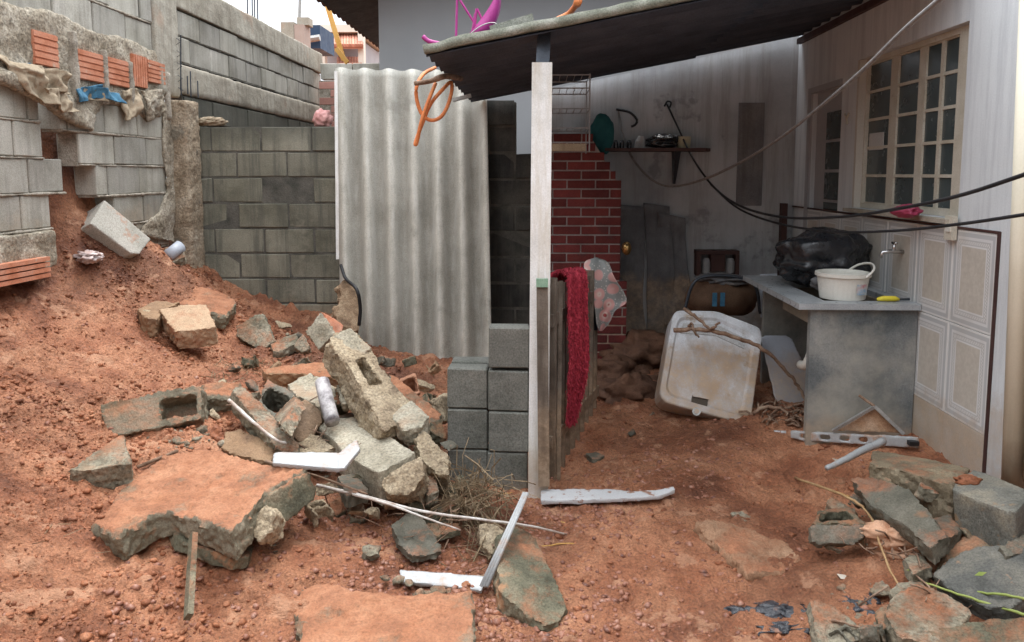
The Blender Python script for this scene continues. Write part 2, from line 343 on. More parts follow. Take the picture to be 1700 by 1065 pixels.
def sheet(name, label, cat, pts, mat, th=.004, parent=None, crumple=0, freq=8, vox=None, grp=None, seed=0):
    """a thin piece: grid between four corners given as points, crumpled"""
    TL, TR, BR, BL = (np.array(p, float) for p in pts); nu = nv = 28
    V, Fc = sheet4(TL, TR, BR, BL, nu, nv, 0, 0, th)
    if crumple:
        n = np.cross(TR - TL, BL - TL); n /= np.linalg.norm(n); h = len(V) // 2
        d = (fbm(V[:h], freq, 3, seed) * crumple)[:, None]; e = np.c_[vn(V[:h], freq * .7, seed + 5), vn(V[:h], freq * .7, seed + 6), vn(V[:h], freq * .7, seed + 7)] * crumple * .8
        V = V + np.r_[n * d + e, n * d + e]
    o = mk(name, V, Fc, mat, parent, True)
    if parent is None: tagit(o, label, cat, grp)
    return o
# ---------------- material palette ----------------
mud = M('mud', [(.19,.066,.030), (.32,.122,.058), (.45,.205,.108), (.33,.125,.060)], 2.6, .62, 1.0, 55, .022, speck=.6, speckscale=95, spots=(6, .57, (.54,.30,.18), .5), spec=.45, damp=True)
clod = M('clod', [(.16,.056,.026), (.31,.115,.053), (.45,.205,.108)], 9, .65, .6, 90, .006, speck=.5, speckscale=120, spec=.35, damp=True)
peb = M('pebble', [(.10,.045,.035), (.27,.11,.065), (.36,.20,.145)], 26, .5, .3, 120, .003, speck=.3, spec=.4)
conc = M('concrete_dirty', [(.10,.088,.058), (.225,.20,.145), (.36,.325,.245)], 6, .9, .9, 60, .008, speck=.75, speckscale=70, mudtop=.45, spots=(4.5, .54, (.33,.19,.11), .65, .15))
concmud = M('concrete_mud', [(.15,.135,.09), (.27,.24,.175)], 5, .85, .8, 60, .008, speck=.5, mudtop=.80, spots=(4, .56, (.34,.18,.10), .6))
conclight = M('concrete_light', [(.24,.21,.15), (.35,.315,.24), (.44,.40,.31)], 6, .9, .8, 70, .006, speck=.65, speckscale=90, spots=(5, .56, (.37,.23,.14), .6, .15))
crumb = M('crumbly_mortar', [(.22,.165,.11), (.38,.30,.20), (.45,.37,.26)], 12, .95, 1.0, 60, .012, speck=.7, speckscale=90)
moss = M('concrete_mossy', [(.07,.068,.045), (.145,.135,.09), (.24,.20,.135)], 6, .85, .9, 60, .008, speck=.6, mudtop=.45, spots=(5, .58, (.40,.20,.10), .7))
darkconc = M('concrete_wet', [(.06,.057,.042), (.12,.112,.085), (.19,.17,.13)], 5, .65, .7, 70, .006, speck=.55, mudtop=.35, spots=(4, .62, (.28,.15,.08), .6))
blk_left = M('block_left_wall', [(.28,.265,.22), (.385,.37,.32), (.46,.44,.39)], 3, .93, .5, 110, .003, streak=.3, speck=.4, speckscale=160, rnd=.2, mudlow=(.9, .6, .35), spots=(2.6, .63, (.24,.21,.17), .45))
blk_rear = M('block_rear_wall', [(.12,.115,.085), (.205,.195,.15), (.27,.255,.20)], 2.4, .93, .6, 90, .004, streak=.65, streakcol=(.085,.085,.07), speck=.4, rnd=.16, mudlow=(.25, .4, .3), above=(1.78, .3, (.06,.062,.052), .75), spots=(1.8, .6, (.30,.27,.21), .5))
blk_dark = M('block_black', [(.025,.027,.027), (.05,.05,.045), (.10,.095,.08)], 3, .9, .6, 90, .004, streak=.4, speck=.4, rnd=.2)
blk_stack = M('block_stack', [(.115,.118,.10), (.16,.16,.14), (.205,.203,.178)], 5, .95, .6, 130, .004, speck=.55, speckscale=120, rnd=.07, mudlow=(-.06, .12, .5))
mortar = M('mortar', [(.20,.17,.13), (.36,.32,.26), (.45,.41,.34)], 14, .95, .9, 80, .008, speck=.6)
mortar_d = M('mortar_dark', [(.06,.06,.05), (.14,.13,.11)], 8, .95, .8, 80, .006, speck=.5)
render_ = M('rough_render', [(.20,.16,.11), (.36,.31,.235), (.52,.47,.38)], 7, .95, 1.0, 40, .022, speck=.7, speckscale=60, spots=(5, .6, (.30,.27,.22), .7))
coping = M('cement_coping', [(.28,.255,.20), (.37,.34,.275), (.44,.41,.34)], 2, .93, .8, 60, .006, streak=.5, streakcol=(.20,.17,.13), speck=.45, spots=(1.5, .58, (.42,.30,.22), .5))
terra = M('terracotta', [(.40,.14,.07), (.52,.21,.12), (.55,.27,.18)], 9, .8, .4, 90, .003, speck=.35, spots=(14, .62, (.45,.38,.30), .7))
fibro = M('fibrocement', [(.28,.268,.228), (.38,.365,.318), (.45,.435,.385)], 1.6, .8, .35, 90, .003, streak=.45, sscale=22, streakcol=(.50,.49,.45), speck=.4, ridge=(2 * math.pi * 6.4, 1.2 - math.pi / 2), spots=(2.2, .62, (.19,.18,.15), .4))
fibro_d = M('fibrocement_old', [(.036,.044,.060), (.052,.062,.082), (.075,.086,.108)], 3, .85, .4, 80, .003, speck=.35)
fibro_e = M('fibrocement_moss_edge', [(.14,.15,.115), (.24,.25,.2), (.33,.33,.28)], 9, .9, .8, 90, .004, speck=.6)
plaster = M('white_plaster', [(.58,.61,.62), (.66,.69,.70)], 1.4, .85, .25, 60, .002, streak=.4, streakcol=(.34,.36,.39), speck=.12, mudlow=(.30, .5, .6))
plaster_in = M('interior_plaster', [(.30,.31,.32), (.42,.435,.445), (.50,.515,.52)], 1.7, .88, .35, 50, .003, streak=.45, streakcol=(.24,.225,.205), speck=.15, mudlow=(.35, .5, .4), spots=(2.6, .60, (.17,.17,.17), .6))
facade = M('facade_paint', [(.33,.335,.34), (.38,.385,.39)], 1, .9, .1, 50, .002, streak=.2, streakcol=(.36,.36,.36), speck=.08)
whitepaint = M('weathered_white_wood', [(.62,.61,.57), (.74,.73,.70), (.78,.78,.76)], 5, .6, .3, 60, .002, streak=.55, streakcol=(.50,.44,.33), speck=.2, mudlow=(.05, .25, .7))
oldwood = M('weathered_wood', [(.085,.065,.05), (.145,.118,.092), (.20,.17,.14)], 7, .8, .5, 60, .003, streak=.8, streakcol=(.07,.055,.042), speck=.3, mudlow=(.2, .35, .6))
woodlight = M('raw_wood', [(.30,.24,.16), (.40,.33,.23)], 8, .8, .4, 70, .003, streak=.6, streakcol=(.2,.15,.1), speck=.3)
bark = M('stick_bark', [(.12,.07,.045), (.24,.15,.10), (.33,.24,.17)], 20, .85, .7, 90, .004, speck=.4)
brownpaint = M('brown_wood', [(.055,.025,.022), (.08,.04,.034)], 5, .6, .2, 60, .002, speck=.2)
steel = M('dark_steel', [(.045,.052,.065), (.08,.09,.105)], 8, .45, .2, 90, .001, metallic=.6, speck=.3)
galv = M('galvanised_steel', [(.30,.29,.27), (.42,.41,.39)], 20, .45, .2, 90, .001, metallic=.6, speck=.3)
whitemet = M('white_enamel', [(.33,.34,.34), (.40,.41,.41)], 4, .35, .15, 90, .001, speck=.2, spots=(8, .53, (.36,.21,.12), .8, .12), spec=.5)
whitemet2 = M('white_enamel_flaking', [(.44,.44,.44), (.52,.52,.52)], 4, .4, .3, 90, .002, speck=.15, spots=(20, .55, (.25,.12,.07), .95))
pipe_m = M('cream_pipe', [(.66,.62,.49), (.74,.70,.57)], 3, .4, .05, 60, .001, streak=.3, streakcol=(.5,.43,.3), speck=.06, mudlow=(.3, .2, .8))
black = M('black_rubber', [(.012,.012,.013), (.022,.022,.024)], 8, .5, .1, 80, .001, speck=.1)
cable_g = M('grey_cable', [(.16,.155,.15), (.28,.27,.26)], 30, .5, .3, 90, .001, speck=.3)
blackbag = M('black_plastic', [(.010,.011,.014), (.016,.018,.022)], 5, .25, .4, 25, .012, speck=0, spec=.6)
redbrick = M('red_brick', [(.115,.022,.022), (.17,.034,.03)], 9, .75, .3, 120, .002, speck=.4, rnd=.28, spots=(8,.62,(.08,.03,.03),.7))
whitemortar = M('pale_mortar', [(.24,.21,.20), (.36,.32,.31)], 9, .9, .4, 90, .003, speck=.3, mudlow=(.35, .3, .7))
orange_h = M('orange_hose', [(.55,.15,.045), (.68,.25,.09)], 14, .6, .2, 60, .001, speck=.3)
magenta = M('magenta_paint', [(.34,.03,.20), (.44,.06,.26)], 9, .45, .1, 60, .001, speck=.2, spots=(22, .66, (.3,.12,.12), .6))
redrug = M('red_shag', [(.16,.012,.022), (.30,.022,.040), (.44,.05,.07)], 60, .9, 0, 1, 0, speck=.3)
teal = M('teal_fabric', [(.02,.10,.11), (.03,.15,.16)], 6, .8, .2, 60, .002, speck=.2)
greycloth = M('grey_cloth', [(.12,.12,.125), (.20,.20,.205)], 6, .9, .3, 60, .003, speck=.25, streak=.4, streakcol=(.10,.10,.10), mudlow=(.5, .4, .7))
browncloth = M('brown_upholstery', [(.09,.05,.03), (.17,.10,.06)], 6, .8, .3, 60, .003, speck=.3)
tancloth = M('tan_rag', [(.22,.17,.11), (.38,.31,.22), (.28,.21,.14)], 14, .9, .5, 60, .004, speck=.3)
bluecloth = M('blue_rag', [(.03,.10,.17), (.07,.20,.30)], 20, .8, .3, 60, .004, speck=.3)
pinkcloth = M('salmon_rag', [(.50,.26,.15), (.66,.42,.28)], 14, .85, .6, 40, .006, speck=.25)
tank_m = M('concrete_tank', [(.09,.105,.11), (.23,.24,.235), (.42,.40,.36)], 2.2, .6, .3, 70, .003, streak=.25, streakcol=(.10,.11,.115), speck=.4, mudlow=(.02, .35, .5), spots=(2.0, .42, (.40,.38,.32), .7, .2))
tanktop_m = M('grey_marbled_top', [(.26,.28,.29), (.40,.42,.43)], 6, .35, .1, 60, .001, speck=.3)
glass_m = M('dusty_window_glass', [(.045,.06,.062), (.075,.095,.095)], 3, .22, .06, 30, .002, speck=.1, spec=.6)
winframe = M('cream_window_frame', [(.46,.42,.33), (.58,.55,.47)], 8, .6, .2, 60, .001, speck=.25, spots=(18, .66, (.25,.19,.13), .6))
yellow = M('yellow_plastic', [(.62,.50,.03), (.70,.58,.06)], 6, .4, 0, 1, 0, speck=.1)
offwhite = M('off_white_plastic', [(.60,.59,.53), (.68,.67,.61)], 4, .35, .05, 30, .001, speck=.08, mudlow=(.3, .3, .6))
greyplastic = M('grey_white_plastic', [(.34,.37,.42), (.42,.45,.50)], 3, .4, .05, 40, .001, speck=.1, mudlow=(.25, .25, .8))
grass_g = M('green_stalk', [(.20,.26,.06), (.36,.38,.12)], 10, .6, 0, 1, 0, speck=.1)
straw = M('dry_straw', [(.11,.075,.045), (.30,.22,.13)], 30, .8, 0, 1, 0, speck=.2)
root_m = M('ochre_root', [(.42,.23,.06), (.55,.33,.11)], 30, .7, 0, 1, 0, speck=.2)
yband = M('yellow_strap', [(.65,.33,.07), (.70,.40,.12)], 6, .7, 0, 1, 0, speck=.15)
crtile = M('roof_tile', [(.07,.035,.028), (.16,.075,.055), (.13,.09,.075)], 8, .85, .4, 60, .004, speck=.4, rnd=.25)
pinktile = M('roof_tile_far', [(.40,.17,.11), (.55,.27,.19)], 5, .85, 0, 1, 0, speck=.2, rnd=.2)
farwall = M('far_wall_paint', [(.30,.30,.31), (.36,.36,.37)], 2, .9, 0, 1, 0, speck=.1)
farcream = M('far_cream_paint', [(.60,.55,.46), (.66,.62,.54)], 2, .9, 0, 1, 0, speck=.1)
farblue = M('dark_blue_tarp', [(.02,.04,.08), (.03,.06,.11)], 4, .6, 0, 1, 0, speck=.1)

# ---------------- ground ----------------
def axis(segs):
    o = []
    for a, b, st in segs: o += list(np.arange(a, b - 1e-6, st))
    return np.array(o + [segs[-1][1]])
xs = axis([(-120,-20,25),(-20,-4,2),(-4,-3.2,.1),(-3.2,2.2,.0095),(2.2,3,.1),(3,20,2),(20,120,25)])
ys = axis([(-120,-20,25),(-20,0,2),(0,1.9,.1),(1.9,3.6,.0085),(3.6,6.4,.0125),(6.4,8,.2),(8,20,2),(20,150,26)])
X, Y = np.meshgrid(xs, ys); X = X.ravel(); Y = Y.ravel()
Z = GH(X, Y); P3 = np.c_[X, Y, Y * 0]
inn = (np.abs(X + .5) < 3) & (Y > 1.7) & (Y < 6.6); Q = P3[inn]
left = sstep(-.4, -1.5, Q[:, 0])
lump = .5 + .5 * left
n = np.zeros(len(Q))
n += .035 * fbm(Q, 1.9, 2, 1) * (.5 + .8 * left)
wq = Q + np.c_[fbm(Q, 5, 2, 40), fbm(Q, 5, 2, 41), Q[:, 2]] * .05
r = 1 - np.abs(fbm(wq, 7, 3, 2)) * 1.5; n += .026 * r * lump
r2 = np.abs(fbm(wq, 15, 4, 3)); n += .036 * (r2 - .3) * lump
n += .009 * fbm(Q, 38, 2, 4) * (.6 + .4 * left)
r3 = np.clip(fbm(wq, 4.5, 3, 60), 0, 1); n += .040 * r3 * (1 - left) * sstep(-.1, .5, fbm(Q, 1.6, 2, 61))
pf = np.clip(vn(Q, 2.6, 9) * 1.4 - .1, 0, 1); n -= .03 * pf * np.clip(fbm(Q, 9, 2, 12), 0, 1)      # foot pocks
Z[inn] += n
nx, ny = len(xs), len(ys)
me = bpy.data.meshes.new('ground'); V = np.c_[X, Y, Z].astype(np.float32); me.vertices.add(len(V)); me.vertices.foreach_set('co', V.ravel())
I = (np.arange(ny - 1)[:, None] * nx + np.arange(nx - 1)[None, :]).ravel(); Q4 = np.c_[I, I + 1, I + nx + 1, I + nx]
me.loops.add(len(Q4) * 4); me.loops.foreach_set('vertex_index', Q4.astype(np.int32).ravel()); me.polygons.add(len(Q4))
me.polygons.foreach_set('loop_start', np.arange(0, len(Q4) * 4, 4, dtype=np.int32)); me.polygons.foreach_set('loop_total', np.full(len(Q4), 4, np.int32)); me.update(calc_edges=True)
me.polygons.foreach_set('use_smooth', np.ones(len(Q4), bool))
tagit(put('ground', me, mud), 'wet orange red mud and earth covering the yard', kind='structure')
GX, GY_, GZ = xs, ys, Z.reshape(ny, nx)
def gz(X, Y):
    i = np.clip(np.searchsorted(GX, X) - 1, 0, nx - 2); j = np.clip(np.searchsorted(GY_, Y) - 1, 0, ny - 2); return GZ[j, i]

# ---------------- block walls ----------------
_bl = {}
def bmesh_block(kind, L, T, H, k):
    key = (kind, k)
    if key not in _bl: _bl[key] = bevelbox('block', L, T, H, .006, .0035, k)
    return _bl[key]
def courses(root, org, rot, runs, T, mat, L=.4, H=.2, gap=.014, jit=.006, name='block'):
    """runs: (z, s0, s1, offset): one course between s0 and s1 along the wall, joints at offset + k*L"""
    ca, sa = math.cos(rot), math.sin(rot)
    for ri, (z, s0, s1, off) in enumerate(runs):
        k0 = math.floor((s0 - off) / L); s = s0
        while s < s1 - .03:
            e = min(off + (math.floor((s - off) / L + 1e-6) + 1) * L, s1)
            if e - s > .03:
                full = abs(e - s - L) < .01; me = bmesh_block(mat.name, L - gap, T, H - gap, random.randrange(5))
                j = random.uniform(-jit, jit)
                x = org[0] + ca * s - sa * j; y = org[1] + sa * s + ca * j
                put(name, me, mat, root, (x, y, z + gap / 2), (random.uniform(-.006, .006), random.uniform(-.004, .004), rot + random.uniform(-.006, .006)), (1 if full else (e - s - gap) / (L - gap), 1, 1))
            s = e
def wy(px, py=120): d = ray(px, py); return -2.8 * d[1] / d[0]          # distance along the left wall seen at a pixel
def wz(px, py): d = ray(px, py); return EYE + d[2] / d[0] * -2.8
# left boundary wall: face at X=-2.8 looking +X (blocks: local x -> +Y, local y -> -X)
LX = -2.80
lw = thing('block_wall', 'tall grey concrete block wall on the left with broken lower courses and a rendered band', 'wall', (LX, 5, 0))
far_runs = [(1.81-.2*k, s, 5.78, off) for k, (s, off) in enumerate([(4.05,4.3),(4.68,4.5),(4.72,4.72),(5.02,4.62),(5.2,4.8)])]
far_runs[0] = (1.675, 4.32, 5.78, 4.18)
far_runs = [(1.675,wy(100,165),5.78,4.18),(1.475,wy(127,215),5.78,4.68),(1.28,wy(158,265),5.78,4.58),(1.085,wy(190,315),5.78,5.02),(.89,wy(228,360),5.78,4.8)]
courses(lw, (LX, 0), R(90), far_runs, .14, blk_left)
near = [(1.71,.2,4.35,3.45),(1.51,.2,wy(76,210),3.72),(1.31,.2,wy(112,275),3.43),(1.11,.2,wy(91,335),3.75)]
courses(lw, (LX - .02, 0), R(90), near, .14, blk_left)
mb = MB()
for z, s0, s1, o in far_runs: mb.box((LX-.13, s0 + .012, z - .008), (LX-.012, s1, z + .195))
for z, s0, s1, o in near: mb.box((LX-.15, s0, z - .008), (LX-.032, s1 - .012, z + .195))
mb.go('mortar', mortar, lw)
up = [(2.29 + .2 * k, s, 5.5, .1 + (.2 if k % 2 else 0)) for k, s in ((0, 3.0), (1, 3.0), (2, 3.0), (3, 3.0))]
courses(lw, (LX, 0), R(90), [(z, .2, 5.66, o) for z, s, e, o in up], .14, blk_left)
courses(lw, (LX, 0), R(90), [(2.276, 6.02, 10.0, .25), (2.476, 6.02, 10.0, .05)], .14, blk_left)
courses(lw, (LX, 0), R(90), [(1.83, 6.12, 10.0, .25), (1.63, 6.25, 10.0, .05), (1.43, 6.25, 10.0, .25)], .14, blk_rear)
mb = MB()
mb.box((LX-.13, -1.0, 2.28), (LX-.012, 5.66, 3.09)).box((LX-.139, -1.0, 1.95), (LX-.05, 5.7, 2.279)).box((LX-.139, 6.0, 2.031), (LX-.05, 9.99, 2.274)).box((LX-.139, 6.0, 2.671), (LX-.05, 9.99, 2.85)); mb.box((LX-.13, 6.0, 2.275), (LX-.012, 9.99, 2.67)); mb.box((LX-.13, 6.1, .6), (LX-.012, 9.99, 2.03))
mb.go('mortar', mortar_d, lw)
def wallband(name, s0, s1, z0, z1, proud, back, mat, seed, amp=.012, er=.9, vox=.02, extra=None):
    bm = bmesh.new(); pts = [(s0, z0), (s1, z0), (s1, z1), (s0, z1)] if extra is None else extra
    a = [bm.verts.new((LX + proud, s, z)) for s, z in pts]; b = [bm.verts.new((LX - back, s, z)) for s, z in pts]
    bm.faces.new(a); bm.faces.new(b[::-1])
    for i in range(len(a)): j = (i + 1) % len(a); bm.faces.new((a[i], b[i], b[j], a[j]))
    bmesh.ops.recalc_face_normals(bm, faces=bm.faces[:])
    V, Fq = roughen(bm, vox, er, amp, 6, seed, 3); return mk(name, V, Fq, mat, lw, True)
wallband('render_band', 0, 0, 0, 0, .018, .13, render_, 3, .016, extra=[(2.6,1.93),(3.9,1.90),(4.2,1.86),(4.6,1.82),(4.75,1.70),(4.95,1.86),(5.25,1.87),(5.5,1.78),(5.72,1.84),(5.72,2.30),(5.3,2.33),(4.85,2.31),(4.5,2.36),(4.2,2.31),(3.9,2.33),(2.6,2.34)])
wallband('render_ledge', 0, 0, 0, 0, .05, .0, render_, 5, .014, extra=[(3.0,1.90),(4.0,1.88),(4.3,1.80),(4.62,1.70),(4.78,1.68),(4.85,1.78),(4.6,1.88),(4.2,1.95),(3.0,2.0)])
for s0, s1, z0, z1 in ((wy(113), wy(121), 1.84, 2.26), (wy(165), wy(170), 1.86, 2.2), (wy(207),wy(213),1.84,2.18), (wy(268),wy(273),1.82,2.16)): wallband('mortar_ridge', s0, s1, z0, z1, .05, -.0, mortar, int(s0 * 10), .010, vox=.012)
wallband('coping', 6.0, 10.0, 2.68, 2.93, .022, .15, coping, 7, .007, er=.4); wallband('cement_beam', 6.02, 10.0, 2.04, 2.268, .014, .13, coping, 8, .006, er=.4)
wallband('column', 5.66, 6.01, 2.0, 3.1, .035, .2, coping, 9, .006)
wallband('broken_render', 5.6, 5.80, .75, 1.5, .03, -.0, render_, 14, .015, er=1, vox=.014, extra=[(5.72,1.9),(5.69,1.6),(5.73,1.3),(5.6,1.15),(5.35,1.06),(5.3,1.0),(5.8,.9),(5.86,1.5),(5.86,1.95)])
wallband('render_patch', 3.7, 4.2, .75, 1.1, .02, .12, render_, 19, .014, extra=[(3.0,.82),(3.0,1.10),(4.36,1.10),(4.36,.90),(4.2,.86)])
for z, s0, s1, o in far_runs[:4]:
    wallband('mortar_bead', s0, s1, z - .010, z + .008, .010, .01, mortar, int(z * 50), .007, vox=.011)
for z in (2.29, 2.49, 2.69): wallband('mortar_bead', 3.0, 5.64, z - .008, z + .008, .006, .01, mortar, int(z * 50), .006, vox=.012)
for z in (2.476, 2.276): wallband('mortar_bead', 6.03, 9.9, z - .008, z + .008, .005, .01, mortar_d, int(z * 50), .006, vox=.014)
for z, s0, s1, o in near:
    wallband('mortar_bead', 2.8, s1, z - .010, z + .006, -.008, .03, mortar, int(z * 50), .007, vox=.011)
# pillar at the corner
P = []; bm = bmesh.new()
bmesh.ops.create_cube(bm, size=1)
for v in bm.verts: v.co = Vector((LX + .06 + v.co.x * .16 - .0, 5.95 + v.co.y * .24, 1.2 + v.co.z * 1.55))
V, Fq = roughen(bm, .016, .9, .012, 7, 21, 3); mk('corner_pillar', V, Fq, M('tan_render', [(.22,.165,.11), (.36,.285,.20), (.44,.37,.28)], 6, .95, 1.0, 45, .02, speck=.6, speckscale=70, spots=(4, .58, (.16,.15,.12), .7)), lw, True)
# exposed hollow bricks in the render band
def hbrick(s0, s1, z0, z1, vert=False):
    mb = MB(); x = LX - .03; xf = LX + .034; mb.box((x, s0, z0), (xf - .006, s1, z1)); n = max(3, int(round((z1 - z0 if not vert else s1 - s0) / .034)))
    for k in range(n):
        if vert: a = s0 + (s1 - s0) * (k + .14) / n; mb.box((xf - .006, a, z0 + .002), (xf, a + (s1 - s0) / n * .72, z1 - .002))
        else: a = z0 + (z1 - z0) * (k + .14) / n; mb.box((xf - .006, s0 + .002, a), (xf, s1 - .002, a + (z1 - z0) / n * .72))
    mb.go('hollow_brick', terra, lw)
for x0, x1, yt, yb, v in ((50,90,55,110,0),(122,164,86,134,0),(171,206,98,142,0),(214,237,92,144,1),(238,267,102,138,0)):
    s0, s1 = wy(x0), wy(x1); xm = (x0 + x1) / 2; hbrick(s0, s1, wz(xm, yb), wz(xm, yt), bool(v))
# rags and torn sacking jammed under the band
def wp(px, py, off=.06): d = ray(px, py); x = LX + off; return np.array([x, x * d[1] / d[0], EYE + x * d[2] / d[0]])
for i, (q, m_, lb) in enumerate([(((0,92),(60,100),(92,182),(50,160)), tancloth, 'long torn tan sacking slanting down the broken left wall at the picture edge'), (((34,112),(52,110),(50,130),(34,132)), bluecloth, 'small blue scrap beside the tan sacking in the left wall'),
      (((52,108),(108,118),(118,160),(62,142)), tancloth, 'ochre sack bulging under the leftmost hollow brick'), (((66,142),(104,150),(126,186),(100,184)), tancloth, 'folded pale sacking hanging over the broken end of the upper blocks'),
      (((130,144),(165,138),(170,160),(132,164)), bluecloth, 'blue rag end under the second hollow brick'), (((158,146),(200,152),(204,168),(160,166)), bluecloth, 'blue rag squeezed under the third hollow brick'), (((146,148),(176,148),(176,166),(146,166)), tancloth, 'tan lump between the two blue rags'),
      (((206,150),(236,148),(234,196),(212,198)), tancloth, 'torn pale rag drooping below the upright hollow brick'), (((238,150),(272,150),(268,190),(244,200)), render_, 'stiff cement crusted rag at the right end of the rendered band')]):
    tagit(sheet('rag', '', '', [wp(*p) for p in q], m_, .012, None, .034, 11, seed=11+i), lb, 'rag', 'rags stuck in the left wall')
# rusted bars in front of the column
for i, (px, y0, y1) in enumerate(((291,108,150),(300,122,158),(311,126,156),(316,118,160),(328,134,162))):
    mb = MB(); a = W(px, y0, 6.05); b = W(px + (1 if i else 6), y1, 6.02); mb.tube([a, b], .005, 6)
    tagit(mb.go('rebar', steel), 'thin rusty reinforcing bar sticking up at the broken pillar top beside the left wall', 'rebar', 'bars above the broken corner pillar')
mb = MB(); a = W(285, 58, 5.95); b = W(285, 150, 5.95)
for dx, dy in ((0,0),(.07,.0)): mb.tube([a + (dx,dy,0), b + (dx,dy,0)], .005, 6)
zz = [a + (0.07 * (k % 2), 0, -(a[2]-b[2]) * k / 9) for k in range(10)]; mb.tube(zz, .003, 5)
tagit(mb.go('wire_lattice', steel), 'thin wire lattice bar fixed upright beside the corner column', 'wire lattice')

# rear block wall
RY = 6.1
rw = thing('block_wall', 'low stained grey block wall at the back between the corner pillar and the corrugated sheet', 'wall', (-1.6, RY, 0))
runs = [(-.205 + .2 * k, -2.70, -.47, .01 + (.2 if k % 2 else 0)) for k in range(10)]
courses(rw, (0, RY), 0, runs, .14, blk_rear, gap=.008)
MB().box((-2.70, RY + .006, -.2), (-.47, RY + .13, 1.785)).go('mortar', mortar_d, rw)
tagit(blob('rag', W(350, 202, 6.15), (.12, .05, .035), .4, 3, tancloth, 31, 4, ridge=True), 'pale rag lying on top of the rear block wall by the pillar', 'rag')
tagit(blob('sack', W(536, 197, 6.25), (.075, .07, .07), .25, 2.5, M('pink_plastic', [(.55,.25,.23),(.65,.36,.33)], 5, .5, .3, 40, .004, speck=.1), 33, 4), 'small pink sack sitting on top of the rear wall beside the sheet', 'sack')
# blackened wall right of the sheet
dw = thing('block_wall', 'blackened block wall between the corrugated sheet and the post', 'wall', (-.2, 6.0, 0))
runs = []
for k in range(10): runs.append((-.02 + .2 * k, -.46, (-.19 if k >= 8 else .03), (.2 if k % 2 else 0)))
courses(dw, (0, 6.0), 0, runs, .14, blk_dark)
MB().box((-.45, 6.007, 0), (-.2, 6.13, 1.96)).box((-.2, 6.007, 0), (.02, 6.13, 1.56)).go('mortar', mortar_d, dw)

# pinkish brick wall far behind
fb = thing('brick_wall', 'pinkish brick wall rising behind the rear wall next to the sheet', 'wall', (-2.4, 9.6, 0))
bme = bevelbox('brick', .27, .1, .085, .003, .002, 3)
for k in range(11):
    for j in range(3): put('brick', bme, M('pink_brick', [(.42,.20,.16),(.52,.30,.25)], 4, .85, 0, 1, 0, speck=.3, rnd=.18), fb, (-2.72 + .285 * j + (.14 if k % 2 else 0), 9.6, 1.5 + .095 * k))
MB().box((-2.72, 9.605, 0), (-1.9, 9.69, 2.55)).go('mortar', mortar, fb)
courses(fb, (0, 9.6), 0, [(2.56, -2.72, -1.9, .1)], .12, blk_left)

# ---------------- buildings beyond ----------------
hb = thing('house', 'tall grey painted house behind the carport with a dark tiled eave on its left side', 'house', (2, 7, 0))
MB().box((-1.44, 7.0, 0), (7, 10.8, 3.6)).go('wall', facade, hb)
MB().add([(-1.95,6.3,2.93),(-1.42,6.3,3.06),(-1.42,10.9,3.06),(-1.95,10.9,2.93),(-1.95,6.3,2.97),(-1.42,6.3,3.15),(-1.42,10.9,3.15),(-1.95,10.9,2.97)], [(0,1,2,3),(4,7,6,5),(0,4,5,1),(1,5,6,2),(2,6,7,3),(3,7,4,0)]).go('eave_boarding', M('dark_boarding', [(.045,.04,.04),(.075,.068,.062)], 6, .8, .3, 50, .003, speck=.3), hb)
MB().box((-1.44, 6.35, 3.22), (7, 10.8, 3.32)).go('front_eave', crtile, hb)
tm = MB().tube([(0,0,0),(.62,0,.16)], .085, 10).go('roof_tile', crtile, hb); tme = tm.data; bpy.data.objects.remove(tm)
for k in range(26):
    put('roof_tile', tme, crtile, hb, (-1.70, 6.35 + .175 * k, 2.93))
# distant house
dh = thing('house', 'distant house with pale trim and two small terracotta tile roofs', 'house', (-5, 18, 0))
def fbx(x0, y0, x1, y1, Y, d, nm, m_, par):
    a = W(x0, y1, Y); b = W(x1, y0, Y); return MB().box((a[0], Y, a[2]), (b[0], Y + d, b[2])).go(nm, m_, par)
fbx(530, 66, 600, 120, 18.3, 2.5, 'wall', farwall, dh); fbx(526, 40, 601, 53, 17.7, 3, 'cornice', farcream, dh)
for x0, x1 in ((531,538),(595,603)): fbx(x0, 46 if x0 < 560 else 52, x1, 112, 17.4, .2, 'column', farcream, dh)
for (xa, xb, ya, yb) in ((538,603,53,76),(560,603,96,110)):
    for k in range(int((xb-xa)/4.6)):
        x = xa + 4.6 * k; MB().tube([W(x + 2.3, ya, 18.2), W(x + 2.3, yb - 1, 17.2)], .04, 6).go('roof_tile', pinktile, dh)
    a = W(xa, ya+1, 18.22); b = W(xb, ya+1, 18.22); c = W(xb, yb, 17.25); d = W(xa, yb, 17.25)
    MB().add([a, b, c, d, a - (0,0,.06), b - (0,0,.06), c - (0,0,.06), d - (0,0,.06)], [(0,1,2,3),(7,6,5,4),(0,4,5,1),(1,5,6,2),(2,6,7,3),(3,7,4,0)]).go('roof_bed', pinktile, dh)
fbx(562, 78, 566, 98, 18.24, .04, 'window', farblue, dh)
tb = fbx(504, 41, 531, 80, 12, .8, 'water_tank', farblue, None); tagit(tb, 'dark blue box standing beyond the end of the left wall', 'box')
MB().tube([W(505, 66, 11.9), W(531, 62, 11.9)], .05, 8).go('pipe', galv, None); tagit(bpy.data.objects['pipe'], 'short grey pipe lying on the wall end before the dark blue box', 'pipe')
bs = thing('block_column', 'short stack of weathered blocks on the far wall beneath the mast', 'block column', W(490, 66, 10.5))
fbx(467, 36, 488, 75, 10.5, .2, 'block', coping, bs); fbx(488.5, 40, 504, 75, 10.5, .3, 'block', M('pinkish_cement', [(.36,.27,.22),(.42,.33,.28)], 4, .9, 0, 1, 0), bs); fbx(493, 28, 512, 41, 10.56, .2, 'block', coping, bs)
